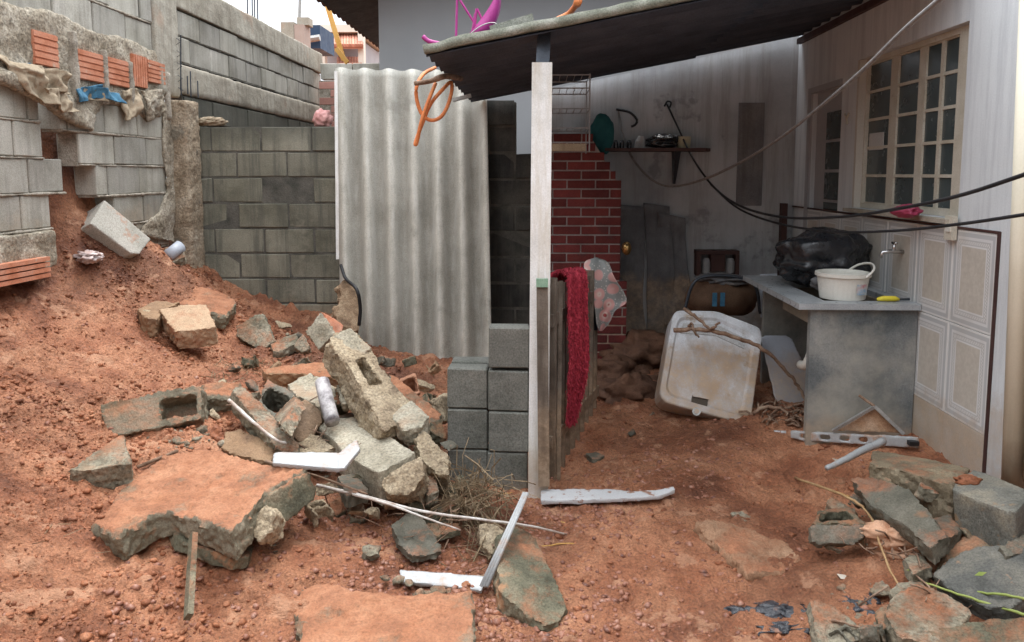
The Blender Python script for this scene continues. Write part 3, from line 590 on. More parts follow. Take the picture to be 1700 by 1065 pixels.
mb = MB().tube([W(497, 30, 10.6), W(500, -60, 10.6)], .022, 8); tagit(mb.go('mast', galv), 'thin metal mast rising above the far wall', 'mast')
for i, px in enumerate((411, 419, 423, 428)):
    tagit(MB().tube([W(px, 34, 7.75), W(px - 1, -40, 7.75)], .007, 6).go('rebar', steel), 'dark reinforcing bar standing up from the top of the left wall', 'rebar', 'bars standing on the left wall top')
mb = MB().bar(W(543, 8, 8.5), W(571, 100, 8.5), .05, .03, (0,1,0)).bar(W(558, 80, 8.4), W(577, 104, 8.4), .05, .03, (0,1,0)); tagit(mb.go('plank', yband), 'orange yellow timber leaning behind the wall before the distant house', 'timber')

bb = MB().box((-4.2, -2.4, -.2), (3.2, -2.2, 4.2)).go('blocker_wall', M('plain_wall', [(.22,.22,.21),(.28,.28,.27)], 2, .9, .2, 50, .002, speck=.3)); bb['kind'] = 'structure'; bb['label'] = 'unseen wall added behind the camera to block light'  # unseen wall added behind the camera to darken faces toward it and the carport
# ---------------- corrugated sheet standing at the back ----------------
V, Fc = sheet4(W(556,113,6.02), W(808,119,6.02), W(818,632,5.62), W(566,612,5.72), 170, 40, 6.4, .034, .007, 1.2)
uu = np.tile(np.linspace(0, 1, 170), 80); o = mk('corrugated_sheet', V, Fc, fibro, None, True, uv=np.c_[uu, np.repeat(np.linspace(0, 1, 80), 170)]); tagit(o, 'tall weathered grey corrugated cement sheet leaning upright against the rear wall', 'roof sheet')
mb = MB().bar(W(559,118,6.0), W(562,430,5.84), .035, .01, (0,1,0)); tagit(mb.go('metal_strip', whitepaint), 'narrow pale strip along the left edge of the tall corrugated sheet', 'strip')
# ---------------- carport ----------------
cp = thing('carport', 'lean to roof of dark corrugated cement sheets against the house', 'carport', (.7, 4.8, 1.98))
def rz(x): return 1.985 + .19 * (x + .52)
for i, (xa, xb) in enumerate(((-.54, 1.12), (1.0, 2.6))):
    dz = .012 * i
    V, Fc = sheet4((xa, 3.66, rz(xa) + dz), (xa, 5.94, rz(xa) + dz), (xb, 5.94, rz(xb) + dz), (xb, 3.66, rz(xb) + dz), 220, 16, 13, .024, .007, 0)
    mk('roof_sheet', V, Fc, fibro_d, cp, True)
V, Fc = sheet4((-.545, 3.635, rz(-.545)+.008), (-.545, 3.70, rz(-.545)+.010), (2.0, 3.70, rz(2.0)+.010), (2.0, 3.635, rz(2.0)+.008), 5, 40, 0, 0, .042)
V[:, 2] += .006 * fbm(V, 9, 3, 5); mk('edge_flashing', V, Fc, fibro_e, cp, True)
MB().bar((1.875, 3.7, rz(1.87) - .055), (1.875, 5.95, rz(1.87) - .055), .03, .04).go('wall_plate', brownpaint, cp)
# things on the roof
ds = thing('satellite_dish', 'magenta painted dish seen edge on with thin rods lying on the roof edge', 'satellite dish', W(780, 60, 4.3))
arc = smoothpath([W(*p) for p in ((770,70,4.25),(795,52,4.2),(812,30,4.2),(824,0,4.2),(830,-40,4.2))], 8)
V = []; 
for i, p in enumerate(arc):
    t = i / (len(arc) - 1); w_ = .008 + .022 * math.sin(math.pi * min(1, t * 1.2 + .05)); V += [p + (-w_, -.02, w_*.4), p + (w_, -.02, -w_*.4), p + (w_ + .01, .06, 0), p + (-w_ + .01, .06, .02)]
Fc = [(4*i+k, 4*i+(k+1)%4, 4*i+4+(k+1)%4, 4*i+4+k) for i in range(len(arc)-1) for k in range(4)] + [(3,2,1,0)]
mk('reflector', V, Fc, magenta, ds, True)
MB().tube(smoothpath([W(702,60,4.2), W(712,68,4.2), W(733,73,4.2)], 5), .012, 8).go('rim', magenta, ds, True)
for a, b in (((757,66),(759,-4)), ((760,-6),(794,48)), ((788,44),(791,14)), ((792,14),(802,36)), ((783,60),(789,22))): MB().tube([W(*a, 4.22), W(*b, 4.22)], .0065, 6).go('rod', magenta, ds)
MB().tube(smoothpath([W(770,64,4.1),W(800,42,4.1),W(822,38,4.1),W(829,52,4.1)], 6), .003, 5).go('wire', galv, ds)
tagit(MB().bar(W(815,52,4.0), W(886,31,4.0), .05, .035, (0,1,0)).go('concrete_bar', fibro_e), 'mossy broken cement bar lying on the carport roof', 'cement bar')
tagit(MB().tube(smoothpath([W(925,32,3.9),W(942,24,3.9),W(952,14,3.85),W(958,4,3.8)], 6), .014, 10).tube([W(958,6,3.8), W(960,1,3.76)], .02, 10).go('hose_end', orange_h, None, True), 'salmon orange pipe end poking up on the carport roof', 'pipe end')
# hose and branch at the roof corner
pts = [W(x, y, Y) for x, y, Y in ((722,112,4.3),(704,122,4.05),(692,142,3.95),(692,165,3.95),(700,188,3.95),(714,199,3.95),(730,195,3.95),(742,178,3.98),(750,150,4.0),(748,136,4.05),(735,148,3.98),(715,172,3.95),(703,200,3.95),(690,235,3.93),(692,236,3.92),(700,200,3.9),(712,165,3.92),(723,138,4.0))]
tagit(MB().tube(smoothpath(pts, 7), .0095, 9).go('hose', orange_h, None, True), 'orange hose looped over a stick under the roof corner', 'hose')
tagit(MB().tube(smoothpath([W(689,138,3.9), W(715,134,3.96), W(740,126,4.02), W(765,130,4.4)], 5), [.012]*7+[.015]*9 , 8).go('stick', bark, None, True), 'short brown stick poking out under the roof corner holding the hose', 'stick')
tagit(MB().bar(W(752,166,5.0), W(782,158,5.0), .05, .02).go('metal_scrap', galv), 'small pale metal scrap wedged under the eave corner', 'metal scrap')
# ---------------- post ----------------
pt = thing('post', 'white painted wooden post holding up the carport with a dark steel head', 'post', W(890, 835, 3.72))
a = W(893, 838, 3.55); b = W(900, 106, 3.74); MB().bar(a - (0,0,.1), b, .094, .075, (0,1,0)).go('shaft', whitepaint, pt)
MB().bar(b - (0,0,.04), W(903.5, 56, 3.78), .062, .05, (0,1,0)).go('steel_head', steel, pt)
# new blocks stacked end on
bk = bevelbox('concrete_block', .193, .115, .193, .006, .002, 5)
lab = [('grey block at the bottom of the left column of the small stack', 743, 832, 3.62), ('grey block second from the bottom in the left column of the stack', 743, 761, 3.62), ('grey block topping the left column of the stack beside the post', 743, 690, 3.62),
       ('grey block at the bottom of the right column against the post', 810, 816, 3.60), ('grey block second from the bottom in the column against the post', 810, 764, 3.60), ('grey block third from the bottom in the column against the post', 810, 693, 3.60), ('topmost grey block of the stack against the post', 811, 620, 3.60)]
for i, (lb, px, py, Y) in enumerate(lab):
    a = W(px, py, Y); z = (-.235 + .2 * (i if i < 3 else i - 3)) + (.0 if i < 3 else .012)
    z = {0:-.088,1:.110,2:.309,3:-.092,4:.106,5:.304,6:.500}[i] + (.012 if i == 6 else 0)
    tagit(put('concrete_block', bk, blk_stack, None, (a[0] + random.uniform(-.003,.003), Y + random.uniform(-.006,.006), z), (0,0,R(random.uniform(-1.5,1.5)))), lb, 'block', 'grey blocks stacked beside the post')
tagit(put('concrete_block', bk, blk_stack, None, (W(744,0,3.76)[0], 3.755, .311), (0,0,R(1))), 'grey block peeping up behind the left column of the stack', 'block', 'grey blocks stacked beside the post')
tagit(put('concrete_block', bk, blk_stack, None, (W(744,0,3.76)[0], 3.757, .112), (0,0,R(-1))), 'grey block hidden under the one behind the left column', 'block', 'grey blocks stacked beside the post')
# ---------------- barbecue of red bricks ----------------
bq = thing('barbecue', 'red brick barbecue chimney with white mortar behind the wooden gate', 'barbecue', (.3, 5.6, 0))
BX1, BY = W(1030, 400, 5.55)[0], 5.55
bme = bevelbox('brick', .19, .03, .054, .003, .0012, 4)
for k in range(26):
    z = .02 + .065 * k; xr = BX1 + (.05 if z < .62 else 0)
    if z > 1.32: xr = BX1 - (z - 1.32) * .62
    x = -.02 + (.1 if k % 2 else 0) - .2
    while x < xr - .02:
        x0 = max(x, -.02); x1 = min(x + .19, xr)
        if x1 - x0 > .015: put('brick', bme, redbrick, bq, (x0, BY + random.uniform(-.002, .002), z), None, ((x1 - x0) / .19, 1, 1))
        x += .2
mb = MB(); e = .003
pl = [(-.02,0),(BX1+.05-e,0),(BX1+.05-e,.64),(BX1-e,.64),(BX1-e,1.33),(BX1-.23,1.70),(-.02,1.70)]
n = len(pl); mb.add([(x, BY+.006, z) for x, z in pl] + [(x, BY+.45, z) for x, z in pl], [tuple(range(n)), tuple(range(2*n-1, n-1, -1))] + [(i, n+i, n+(i+1)%n, (i+1)%n) for i in range(n)]); mb.go('mortar_core', whitemortar, bq)
# ---------------- house walls under the roof ----------------
WX = 1.9
hw = thing('house_wall', 'white plastered house wall on the right with window, door and tiled dado', 'wall', (WX, 4, 0))
def s_at(px, py=300): d = ray(px, py); return WX * d[1] / d[0]
def z_at(px, py): d = ray(px, py); return EYE + d[2] / d[0] * WX
wy0, wy1, wz0, wz1 = s_at(1594), s_at(1416), 1.215, 2.10
dy0, dy1, dz1 = s_at(1392), s_at(1345), 1.98
mb = MB()
for a, b, c, d in ((-.5, wy0, -.3, 4.6), (wy0, wy1, -.3, wz0), (wy0, wy1, wz1, 4.6), (wy1, dy0, -.3, 4.6), (dy0, dy1, dz1, 4.6), (dy1, 6.2, -.3, 4.6)): mb.box((WX, a, c), (WX + .16, b, d))
mb.go('plaster', plaster, hw)
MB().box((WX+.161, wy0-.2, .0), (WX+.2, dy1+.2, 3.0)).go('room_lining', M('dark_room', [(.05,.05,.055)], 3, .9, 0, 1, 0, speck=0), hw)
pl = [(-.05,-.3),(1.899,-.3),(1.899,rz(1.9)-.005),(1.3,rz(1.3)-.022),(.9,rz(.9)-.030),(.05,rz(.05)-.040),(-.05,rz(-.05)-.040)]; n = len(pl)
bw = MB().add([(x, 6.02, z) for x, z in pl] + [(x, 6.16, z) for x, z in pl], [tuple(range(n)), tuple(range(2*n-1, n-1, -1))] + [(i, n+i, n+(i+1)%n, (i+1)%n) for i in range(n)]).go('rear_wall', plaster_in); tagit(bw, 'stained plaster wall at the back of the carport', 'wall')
MB().box((1.47, 6.004, 1.18), (1.66, 6.019, 1.95)).go('wall_patch', M('dark_damp_patch', [(.16,.16,.17),(.24,.235,.23)], 5, .9, .3, 50, .004, streak=.4, speck=.3), None); tagit(bpy.data.objects['wall_patch'], 'tall dark panel on the rear wall near the corner', 'panel')
tagit(MB().box((1.80, 5.95, -.1), (1.84, 6.018, 1.2)).go('wooden_strip', brownpaint), 'dark upright timber standing in the corner by the door', 'timber')
# window
wn = thing('window', 'cream metal window with many dusty panes in the right wall', 'window', (WX, (wy0+wy1)/2, wz0))
cols = [(s_at(1593), s_at(1563), .03), (s_at(1557), s_at(1538), .0), (s_at(1521), s_at(1490), .035), (s_at(1472), s_at(1437), .06)]
def s2(px, py=230): d = ray(px, py); return (WX + .058) * d[1] / d[0]
fr = MB(); x = WX + .05; cols = [(s2(1590), s2(1562)), (s2(1557), s2(1533)), (s2(1522), s2(1488)), (s2(1476), s2(1440))]
cols = sorted((min(a, b), max(a, b)) for a, b in cols); zh = (wz1 - wz0 - .06) / 5
fr.box((x-.01, wy0+.002, wz0+.002), (x+.05, cols[0][0], wz1-.002)).box((x-.01, cols[3][1], wz0+.002), (x+.05, wy1-.031, wz1-.002)).box((x-.01, cols[0][0], wz1-.03), (x+.05, cols[3][1], wz1-.002)).box((x-.01, cols[0][0], wz0+.002), (x+.05, cols[3][1], wz0+.03)).go('frame', winframe, wn)
mu = MB()
for (a, b), (a2, b2) in zip(cols[:-1], cols[1:]): mu.box((x+.002, b, wz0+.03), (x+.05, a2, wz1-.03))
mu.go('mullion', winframe, wn)
MB().box((WX-.001, wy1-.029, wz0+.001), (WX+.155, wy1-.001, wz1-.001)).go('reveal', M('cream_reveal', [(.52,.49,.43)], 3, .8, .1, 50, .001, speck=.15), wn)
for a, b in cols:
    sh = MB()
    for k in range(6): z = wz0 + .03 + zh * k; sh.box((x + .004, a+.0005, max(z - .008, wz0+.0305)), (x + .018, b-.0005, min(z + .008, wz1-.0305)))
    sash = sh.go('sash', winframe, wn); pme = bevelbox('pane', .006, b - a - .001, zh - .017, .0008, 0, 1)
    for k in range(5): put('pane', pme, glass_m, sash, (x + .012, a + .0005, wz0 + .03 + zh * k + .0085))
MB().bar((x-.06, wy0, wz0-.012), (x-.06, wy1, wz0-.012), .09, .02).go('sill', M('tile_sill', [(.30,.26,.20),(.42,.38,.32)], 8, .8, .4, 50, .003, speck=.4), wn)
tagit(sheet('paper_note', '', '', [(x+.006, s2(1444), 1.66), (x+.006, s2(1468), 1.66), (x+.006, s2(1468), 1.56), (x+.006, s2(1444), 1.56)], M('paper', [(.5,.5,.48)], 3, .8, 0, 1, 0), .002), 'small paper note stuck on a left window pane', 'paper note')
# soap dish / basin on the sill
o = blob('basin', W(1505, 350, 3.95) + (0,0,0), (.06, .09, .032), .22, 2, M('wine_plastic', [(.26,.03,.07),(.34,.05,.10)], 5, .45, .1, 40, .002, speck=.1), 61, 4); tagit(o, 'crumpled wine red plastic bowl on the window sill', 'bowl')
# door
dr = thing('door', 'grey metal door with narrow panes at the far end of the right wall', 'door', (WX, (dy0+dy1)/2, 0))
pm = M('door_paint', [(.34,.34,.35),(.40,.40,.41)], 3, .6, .1, 50, .001, speck=.12)
MB().box((WX+.03, dy0+.002, -.25), (WX+.06, dy1-.002, dz1-.002)).go('leaf', pm, dr)
ym = (dy0+dy1)/2
for k in range(5): MB().box((WX+.022, dy0+.06, .85+.2*k), (WX+.029, ym+.05, 1.03+.2*k)).go('pane', glass_m, dr)
MB().box((WX-.015, dy1, -.2), (WX-.001, dy1+.07, dz1+.04)).box((WX-.015, dy0-.001, dz1), (WX-.001, dy1, dz1+.04)).go('frame', pm, dr)
# dado tiles
def tile_mat():
    m = bpy.data.materials.new('patterned_tile'); m.use_nodes = True; nt = m.node_tree; b = nt.nodes['Principled BSDF']
    uvn = nt.nodes.new('ShaderNodeUVMap'); s = nt.nodes.new('ShaderNodeSeparateXYZ'); nt.links.new(uvn.outputs[0], s.inputs[0])
    g = nt.nodes.new('ShaderNodeNewGeometry')
    u = mth(nt, 'MULTIPLY', mth(nt, 'SUBTRACT', .5, mth(nt, 'ABSOLUTE', mth(nt, 'SUBTRACT', s.outputs[0], .5))), .35)
    v = mth(nt, 'MULTIPLY', mth(nt, 'SUBTRACT', .5, mth(nt, 'ABSOLUTE', mth(nt, 'SUBTRACT', s.outputs[1], .5))), .45)
    d = mth(nt, 'MINIMUM', u, v)
    r = nt.nodes.new('ShaderNodeValToRGB'); r.color_ramp.interpolation = 'CONSTANT'; e = r.color_ramp.elements
    st = [(0,(.68,.68,.66)),(.010,(.47,.48,.48)),(.030,(.66,.66,.65)),(.042,(.48,.48,.47)),(.048,(.76,.76,.75)),(.062,(.50,.50,.49)),(.068,(.70,.70,.69)),(.076,(.50,.46,.40))]
    while len(e) < len(st): e.new(.5)
    for k, (p, c) in enumerate(st): e[k].position = p * 4; e[k].color = (*c, 1)
    nt.links.new(mth(nt, 'MULTIPLY', d, 4), r.inputs[0]); c = r.outputs[0]
    # twisted rope motif in the border
    ch = mth(nt, 'SINE', mth(nt, 'MULTIPLY', mth(nt, 'ADD', mth(nt, 'MULTIPLY', s.outputs[0], .35), mth(nt, 'MULTIPLY', s.outputs[1], .45)), 420))
    band = mth(nt, 'MULTIPLY', mth(nt, 'GREATER_THAN', d, .048), mth(nt, 'LESS_THAN', d, .062))
    c = mixc(nt, mth(nt, 'MULTIPLY', band, mth(nt, 'MULTIPLY', mth(nt, 'GREATER_THAN', ch, 0), .9)), c, (.40,.39,.36))
    c = mixc(nt, mth(nt, 'MULTIPLY', mth(nt, 'GREATER_THAN', d, .076), .5), c, ramp(nt, noise(nt, g.outputs['Position'], 40, 5, .7), [(.4,(.46,.42,.36)),(.6,(.60,.56,.49))]))
    s2 = nt.nodes.new('ShaderNodeSeparateXYZ'); nt.links.new(g.outputs['Position'], s2.inputs[0])
    h = mth(nt, 'SUBTRACT', s2.outputs[2], mth(nt, 'MULTIPLY', noise(nt, g.outputs['Position'], 9, 5, .7), .35))
    c = mixc(nt, mth(nt, 'MULTIPLY', maprange(nt, h, .20, .06), .8), c, ramp(nt, noise(nt, g.outputs['Position'], 25, 5, .7), [(.35,(.34,.22,.13)),(.6,(.50,.38,.27))]))
    c = mixc(nt, mth(nt, 'MULTIPLY', ramp(nt, noise(nt, g.outputs['Position'], 3, 5, .65), [(.5,(0,0,0)),(.7,(1,1,1))]), .35), c, (.36,.30,.23))
    nt.links.new(c, b.inputs['Base Color']); b.inputs['Roughness'].default_value = .3; return m
TM = tile_mat()
def mk_tile(w_, h_, name='tile'):
    me = bevelbox(name, w_, .008, h_, .0015, 0, 2); uv = me.uv_layers.new(name='UVMap')
    for l in me.loops: co = me.vertices[l.vertex_index].co; uv.data[l.index].uv = (co.x / w_, co.z / h_)
    return me
td = thing('tile_dado', 'patterned grey and beige wall tiles below the window on the right wall', 'wall tiles', (WX, 4, .2))
tw, th = .345, .432; t0 = s_at(1655, 480)
tme = mk_tile(tw - .003, th - .003); 
ztop = z_at(1655, 387)
rows = [ztop - th, ztop - 2 * th]; tme3 = mk_tile(tw - .003, .30)
for c in range(8):
    y = t0 + tw * (c + 1)
    if y > 6: break
    for z in rows: put('tile', tme, TM, td, (WX - .010, y, z), (0, 0, R(-90)))
    mt_me = mk_tile(tw - .003, .298); put('tile', tme3, M('muddy_tile', [(.46,.42,.36),(.55,.51,.45)], 5, .5, .3, 50, .002, speck=.2, mudlow=(.36,.45,.7)), td, (WX - .010, y, rows[1] - .302), (0, 0, R(-90)))
MB().box((WX-.014, t0-.008, rows[1]-.30), (WX-.0005, t0-.001, ztop+.008)).box((WX-.014, t0-.001, ztop), (WX-.0005, 6, ztop+.010)).go('edge_trim', brownpaint, td)
# socket, tap, hook letter
sk = thing('socket_box', 'small cream plastic socket box with a cord on the right wall above the tiles', 'socket', (WX, s_at(1590), 1.2))
a = s_at(1600); b = s_at(1581); MB().box((WX-.04, min(a,b), z_at(1590, 398)), (WX-.0165, max(a,b)-.03, z_at(1590, 358))).go('box', winframe, sk)
MB().box((WX-.046, min(a,b)+.01, z_at(1590,384)), (WX-.0401, min(a,b)+.05, z_at(1590,372))).go('switch', offwhite, sk)
tp = thing('tap', 'chrome water tap on the tiles above the wash tank', 'tap', W(1478, 418, 4.25))
chrome = M('chrome', [(.6,.6,.6)], 3, .25, 0, 1, 0, metallic=1, speck=0)
q = W(1489, 418, 4.15); q[0] = WX - .01
MB().tube([q, q + (-.07, 0, .004), q + (-.11, 0, -.002), q + (-.118, 0, -.03)], [.011,.011,.010,.009], 10).go('spout', chrome, tp, True); MB().tube([q + (-.05,0,0), q + (-.05,0,.045)], .008, 8).bar(q + (-.05,-.025,.048), q + (-.05,.025,.048), .01, .01).go('handle', chrome, tp, True)
mb = MB(); ys_ = s_at(1403)
for dy, dz in ((-.03,.03),(.03,.03),(-.015,-.035)): mb.bar((WX-.008, ys_+dy, z_at(1403,197)+dz), (WX-.008, ys_, z_at(1403,197)), .008, .012)
tagit(mb.go('wall_hook', winframe), 'small pale three pointed hook on the wall between door and window', 'hook')
# downpipe
dp = thing('downpipe', 'cream plastic downpipe running down the wall at the right edge', 'downpipe', (1.86, 3.12, 0))
MB().tube([W(1682, 810, 3.05), W(1716, -60, 3.05)], .042, 20).go('pipe', pipe_m, dp, True)
tagit(MB().tube([W(1722, 800, 2.95), W(1752, -60, 2.95)], .045, 20).go('downpipe', pipe_m, None, True), 'second cream pipe cut by the right edge of the picture', 'downpipe')
# cables
def cable(name, lb, pts, r, m_): tagit(MB().tube(smoothpath([W(*p) for p in pts], 9), r, 6).go(name, m_, None, True), lb, 'cable')
cable('cable', 'twisted grey cable running from the top right corner down to the shelf wall', [(1575,-14,2.2),(1500,50,2.8),(1430,118,3.3),(1360,178,3.8),(1290,232,4.3),(1220,274,4.9),(1160,300,5.4),(1112,309,5.7),(1080,296,5.8),(1050,262,5.9),(1035,225,5.95),(1026,183,6.0)], .0085, cable_g)
cable('cable', 'black cable from the wall hook sagging to the right edge at window sill height', [(1107,172,5.99),(1125,210,5.9),(1150,262,5.7),(1185,310,5.3),(1230,342,4.9),(1300,360,4.3),(1390,360,3.8),(1480,348,3.4),(1590,325,2.9),(1720,283,2.5)], .0075, black)
cable('cable', 'lower black cable crossing the tiles to the right edge', [(1180,306,5.35),(1225,345,5.0),(1290,370,4.4),(1380,384,3.9),(1480,383,3.4),(1590,372,2.9),(1720,353,2.5)], .0065, black)
cable('cord', 'black cord and clip hanging on the back wall above the shelf', [(1023,181,5.99),(1045,186,5.98),(1057,198,5.97),(1055,206,5.97),(1048,210,5.97)], .010, black)
cable('cord', 'black hook cord looped beside the cable end on the rear wall', [(1103,176,5.99),(1108,168,5.97),(1114,170,5.96),(1112,178,5.96)], .007, black)
# shelf
sh = thing('wall_shelf', 'dark wooden shelf with rounded end on the rear wall', 'shelf', W(1090, 250, 6.0))
a = W(1000, 252, 6.0); b = W(1160, 249, 6.0); z = a[2]
mb = MB(); pl = [(a[0],6.015),(a[0],5.75),(b[0],5.75),(b[0]+.05,5.82),(b[0]+.07,5.93),(b[0]+.07,6.015)]; n = len(pl)
mb.add([(x, y, z) for x, y in pl] + [(x, y, z+.022) for x, y in pl], [tuple(range(n))[::-1], tuple(range(n, 2*n))] + [(i, (i+1)%n, n+(i+1)%n, n+i) for i in range(n)]).go('board', brownpaint, sh)
c = W(1120, 250, 6.0); MB().add([(c[0]-.02,6.015,z),(c[0]+.02,6.015,z),(c[0]+.02,5.84,z),(c[0]-.02,5.84,z),(c[0]-.008,6.015,z-.24),(c[0]+.008,6.015,z-.24),(c[0]+.008,5.98,z-.24),(c[0]-.008,5.98,z-.24)], [(0,1,2,3),(7,6,5,4),(0,4,5,1),(1,5,6,2),(2,6,7,3),(3,7,4,0)]).go('bracket', steel, sh)
zt = z + .023
def onshelf(px): return W(px, 240, 5.9)[0]
tagit(blob('bag', (onshelf(1100), 5.88, zt+.05), (.13,.09,.052), .25, 2.2, blackbag, 71, 4, flat=.9), 'dark crumpled bag in the middle of the shelf', 'bag')
tagit(MB().tube([(onshelf(1134),5.88,zt), (onshelf(1134),5.88,zt+.055), (onshelf(1134),5.88,zt+.085)], [.048,.052,.054], 18).go('pot', M('cream_tub', [(.5,.47,.33)], 3, .5, 0, 1, 0), None), 'cream yellow tub near the right end of the shelf', 'tub')
tagit(MB().tube([(onshelf(1062),5.88,zt), (onshelf(1062),5.88,zt+.05), (onshelf(1064),5.88,zt+.09)], [.045,.035,.02], 12).go('cup', M('grey_cup', [(.4,.4,.4)], 3, .5, 0, 1, 0), None), 'pale upturned cup on the shelf left of the dark bag', 'cup')
for px in (1022, 1032, 1044): tagit(MB().tube([(onshelf(px),5.88,zt), (onshelf(px),5.88,zt+.045),(onshelf(px),5.88,zt+.06)], [.018,.018,.010], 10).go('bottle', blackbag, None), 'small dark bottle at the left end of the shelf', 'bottle', 'dark bottles on the shelf')
# teal bag and wire rack
tagit(blob('bag', W(1000, 222, 5.8), (.09,.06,.14), .12, 1.6, teal, 75, 4), 'dark teal bag hanging beside the barbecue top', 'bag')
rk = thing('wire_rack', 'hanging wire rack of white rods under the roof beside the post', 'wire rack', W(945, 180, 4.6))
rx0, rx1 = W(905,180,4.6)[0], W(979,180,4.6)[0]
def rzp(py): return W(940, py, 4.6)[2]
rm = M('rack_wire', [(.22,.22,.22),(.3,.3,.3)], 5, .5, 0, 1, 0)
MB().bar((rx1,4.6,rzp(122)), (rx1,4.6,rzp(252)), .008, .008).bar((rx0,4.6,rzp(122)), (rx0,4.6,rzp(252)), .008, .008).go('upright', rm, rk); MB().bar((rx1,4.95,rzp(122)), (rx1,4.95,rzp(252)), .006, .006).go('upright', rm, rk)
for py in (124,146,180,212,236):
    mb = MB()
    for y in (4.6, 4.95): mb.bar((rx0,y,rzp(py)), (rx1,y,rzp(py)), .007, .007)
    for k in range(7): xx = rx0 + (rx1-rx0) * k / 6; mb.bar((xx,4.6,rzp(py)-.001), (xx,4.95,rzp(py)-.001), .003, .003)
    mb.go('shelf', rm, rk)
MB().box((rx0, 4.597, rzp(250)), (rx1-.02, 4.63, rzp(238))).go('slat', woodlight, rk)
# hanging cloths on the rear wall
for i, (pts, lb) in enumerate([(((1028,338),(1068,342),(1072,560),(1030,565)), 'grey cloth hanging on the rear wall nearest the barbecue'), (((1070,338),(1112,342),(1128,560),(1078,560)), 'long grey cloth hanging on the rear wall in the middle'), (((1092,352),(1138,362),(1150,520),(1100,540)), 'short grey cloth hanging on the rear wall beside the brown seat')]):
    P = [W(x, y, 5.98) for x, y in pts]; o = sheet('hanging_cloth', lb, 'cloth', P, greycloth, .006, None, .028, 5, grp='grey cloths on the rear wall', seed=80+i)
tagit(blob('pot', W(1040, 412, 5.55), (.035,.05,.05), .03, 1, M('brass', [(.40,.25,.10)], 4, .3, .1, 40, .001, metallic=.8), 91, 3), 'small brassy pot stuck to the barbecue side', 'pot')
# frame with bottles at the wall, armchair
pf = thing('wall_cabinet', 'dark reddish open wooden box against the rear wall behind the brown seat', 'cabinet', W(1192, 455, 5.9))
def fb2(x0, y0, x1, y1, Y, d, nm, m_, par): a = W(x0,y1,Y); b = W(x1,y0,Y); return MB().box((a[0],Y,a[2]),(b[0],Y+d,b[2])).go(nm, m_, par)
fb2(1157,416,1228,422,5.85,.12,'rail',brownpaint,pf); fb2(1157,422.5,1164,458,5.85,.12,'side',brownpaint,pf); fb2(1221,422.5,1228,458,5.85,.12,'side',brownpaint,pf); fb2(1180,422.5,1204,450,5.86,.1,'panel',brownpaint,pf)
for i, px in enumerate((1172, 1212)): q = W(px, 452, 5.9); tagit(MB().tube([q, q+(0,0,.08), q+(0,0,.11)], [.033,.033,.02], 14).go('bottle', M('dull_plastic', [(.30,.30,.30)], 4, .4, 0, 1, 0), None), ['pale bottle at the left inside the wooden frame','pale bottle at the right inside the wooden frame'][i], 'bottle')
ac = thing('armchair', 'brown padded seat with a bent tube frame behind the white appliance panel', 'chair', W(1195, 520, 5.3))
cush = blob('cushion', W(1197, 492, 5.35), (.25,.16,.15), .10, 1.8, browncloth, 95, 4, parent=ac, flat=.8)
MB().tube(smoothpath([W(1135,520,5.2),W(1150,472,5.2),W(1175,458,5.2),W(1225,460,5.2),W(1254,475,5.2),W(1262,520,5.2)], 7), .011, 8).go('tube_frame', steel, ac, True)
for x in (1187,1200): a = W(x,503,5.17); MB().box((a[0]-.018,5.165,a[2]-.02),(a[0]+.012,5.175,a[2]+.07)).go('stripe', bluecloth, o if False else cush)
o = blob('cloth', W(1205, 463, 5.3), (.17,.12,.04), .3, 2.5, greycloth, 96, 4); tagit(o, 'crumpled grey cloth lying on the brown seat', 'cloth')
# ---------------- wash tank ----------------
tk = thing('wash_tank', 'grey concrete wash tank with flat top standing on two slab legs against the right wall', 'wash tank', (1.6, 4.4, .1))
zt = .775; MB().box((1.355, 3.95, -.05), (1.885, 3.99, zt - .031)).go('front_leg', tank_m, tk); MB().box((1.40, 4.93, -.05), (1.885, 4.97, zt - .031)).go('rear_leg', tank_m, tk)
mb = MB(); X0, X1, Y0, Y1 = 1.285, 1.885, 3.92, 5.02
mb.box((X0,Y0,zt-.03),(X1,Y0+.10,zt)).box((X0,Y1-.32,zt-.03),(X1,Y1,zt)).box((X0,Y0+.10,zt-.03),(X0+.16,Y1-.32,zt)).box((X1-.06,Y0+.10,zt-.03),(X1,Y1-.32,zt)); mb.go('top', tanktop_m, tk)
mb = MB(); a0, a1, b0, b1 = X0+.16, X1-.06, Y0+.10, Y1-.32; zb = zt - .16
mb.box((a0,b0,zb),(a1,b1,zb+.015)).box((a0,b0,zb+.015),(a0+.015,b1,zt-.031)).box((a1-.015,b0,zb+.015),(a1,b1,zt-.031)).box((a0+.015,b0,zb+.015),(a1-.015,b0+.015,zt-.031)).box((a0+.015,b1-.015,zb+.015),(a1-.015,b1,zt-.031)); mb.go('basin', M('stained_basin', [(.20,.17,.13),(.34,.30,.24)], 5, .7, .2, 50, .002, speck=.3), tk)
MB().tube(smoothpath([(1.42,4.1,zb),(1.42,4.1,zb-.12),(1.40,4.12,zb-.2),(1.40,4.2,zb-.22)], 5), .025, 10).go('drain', offwhite, tk, True)
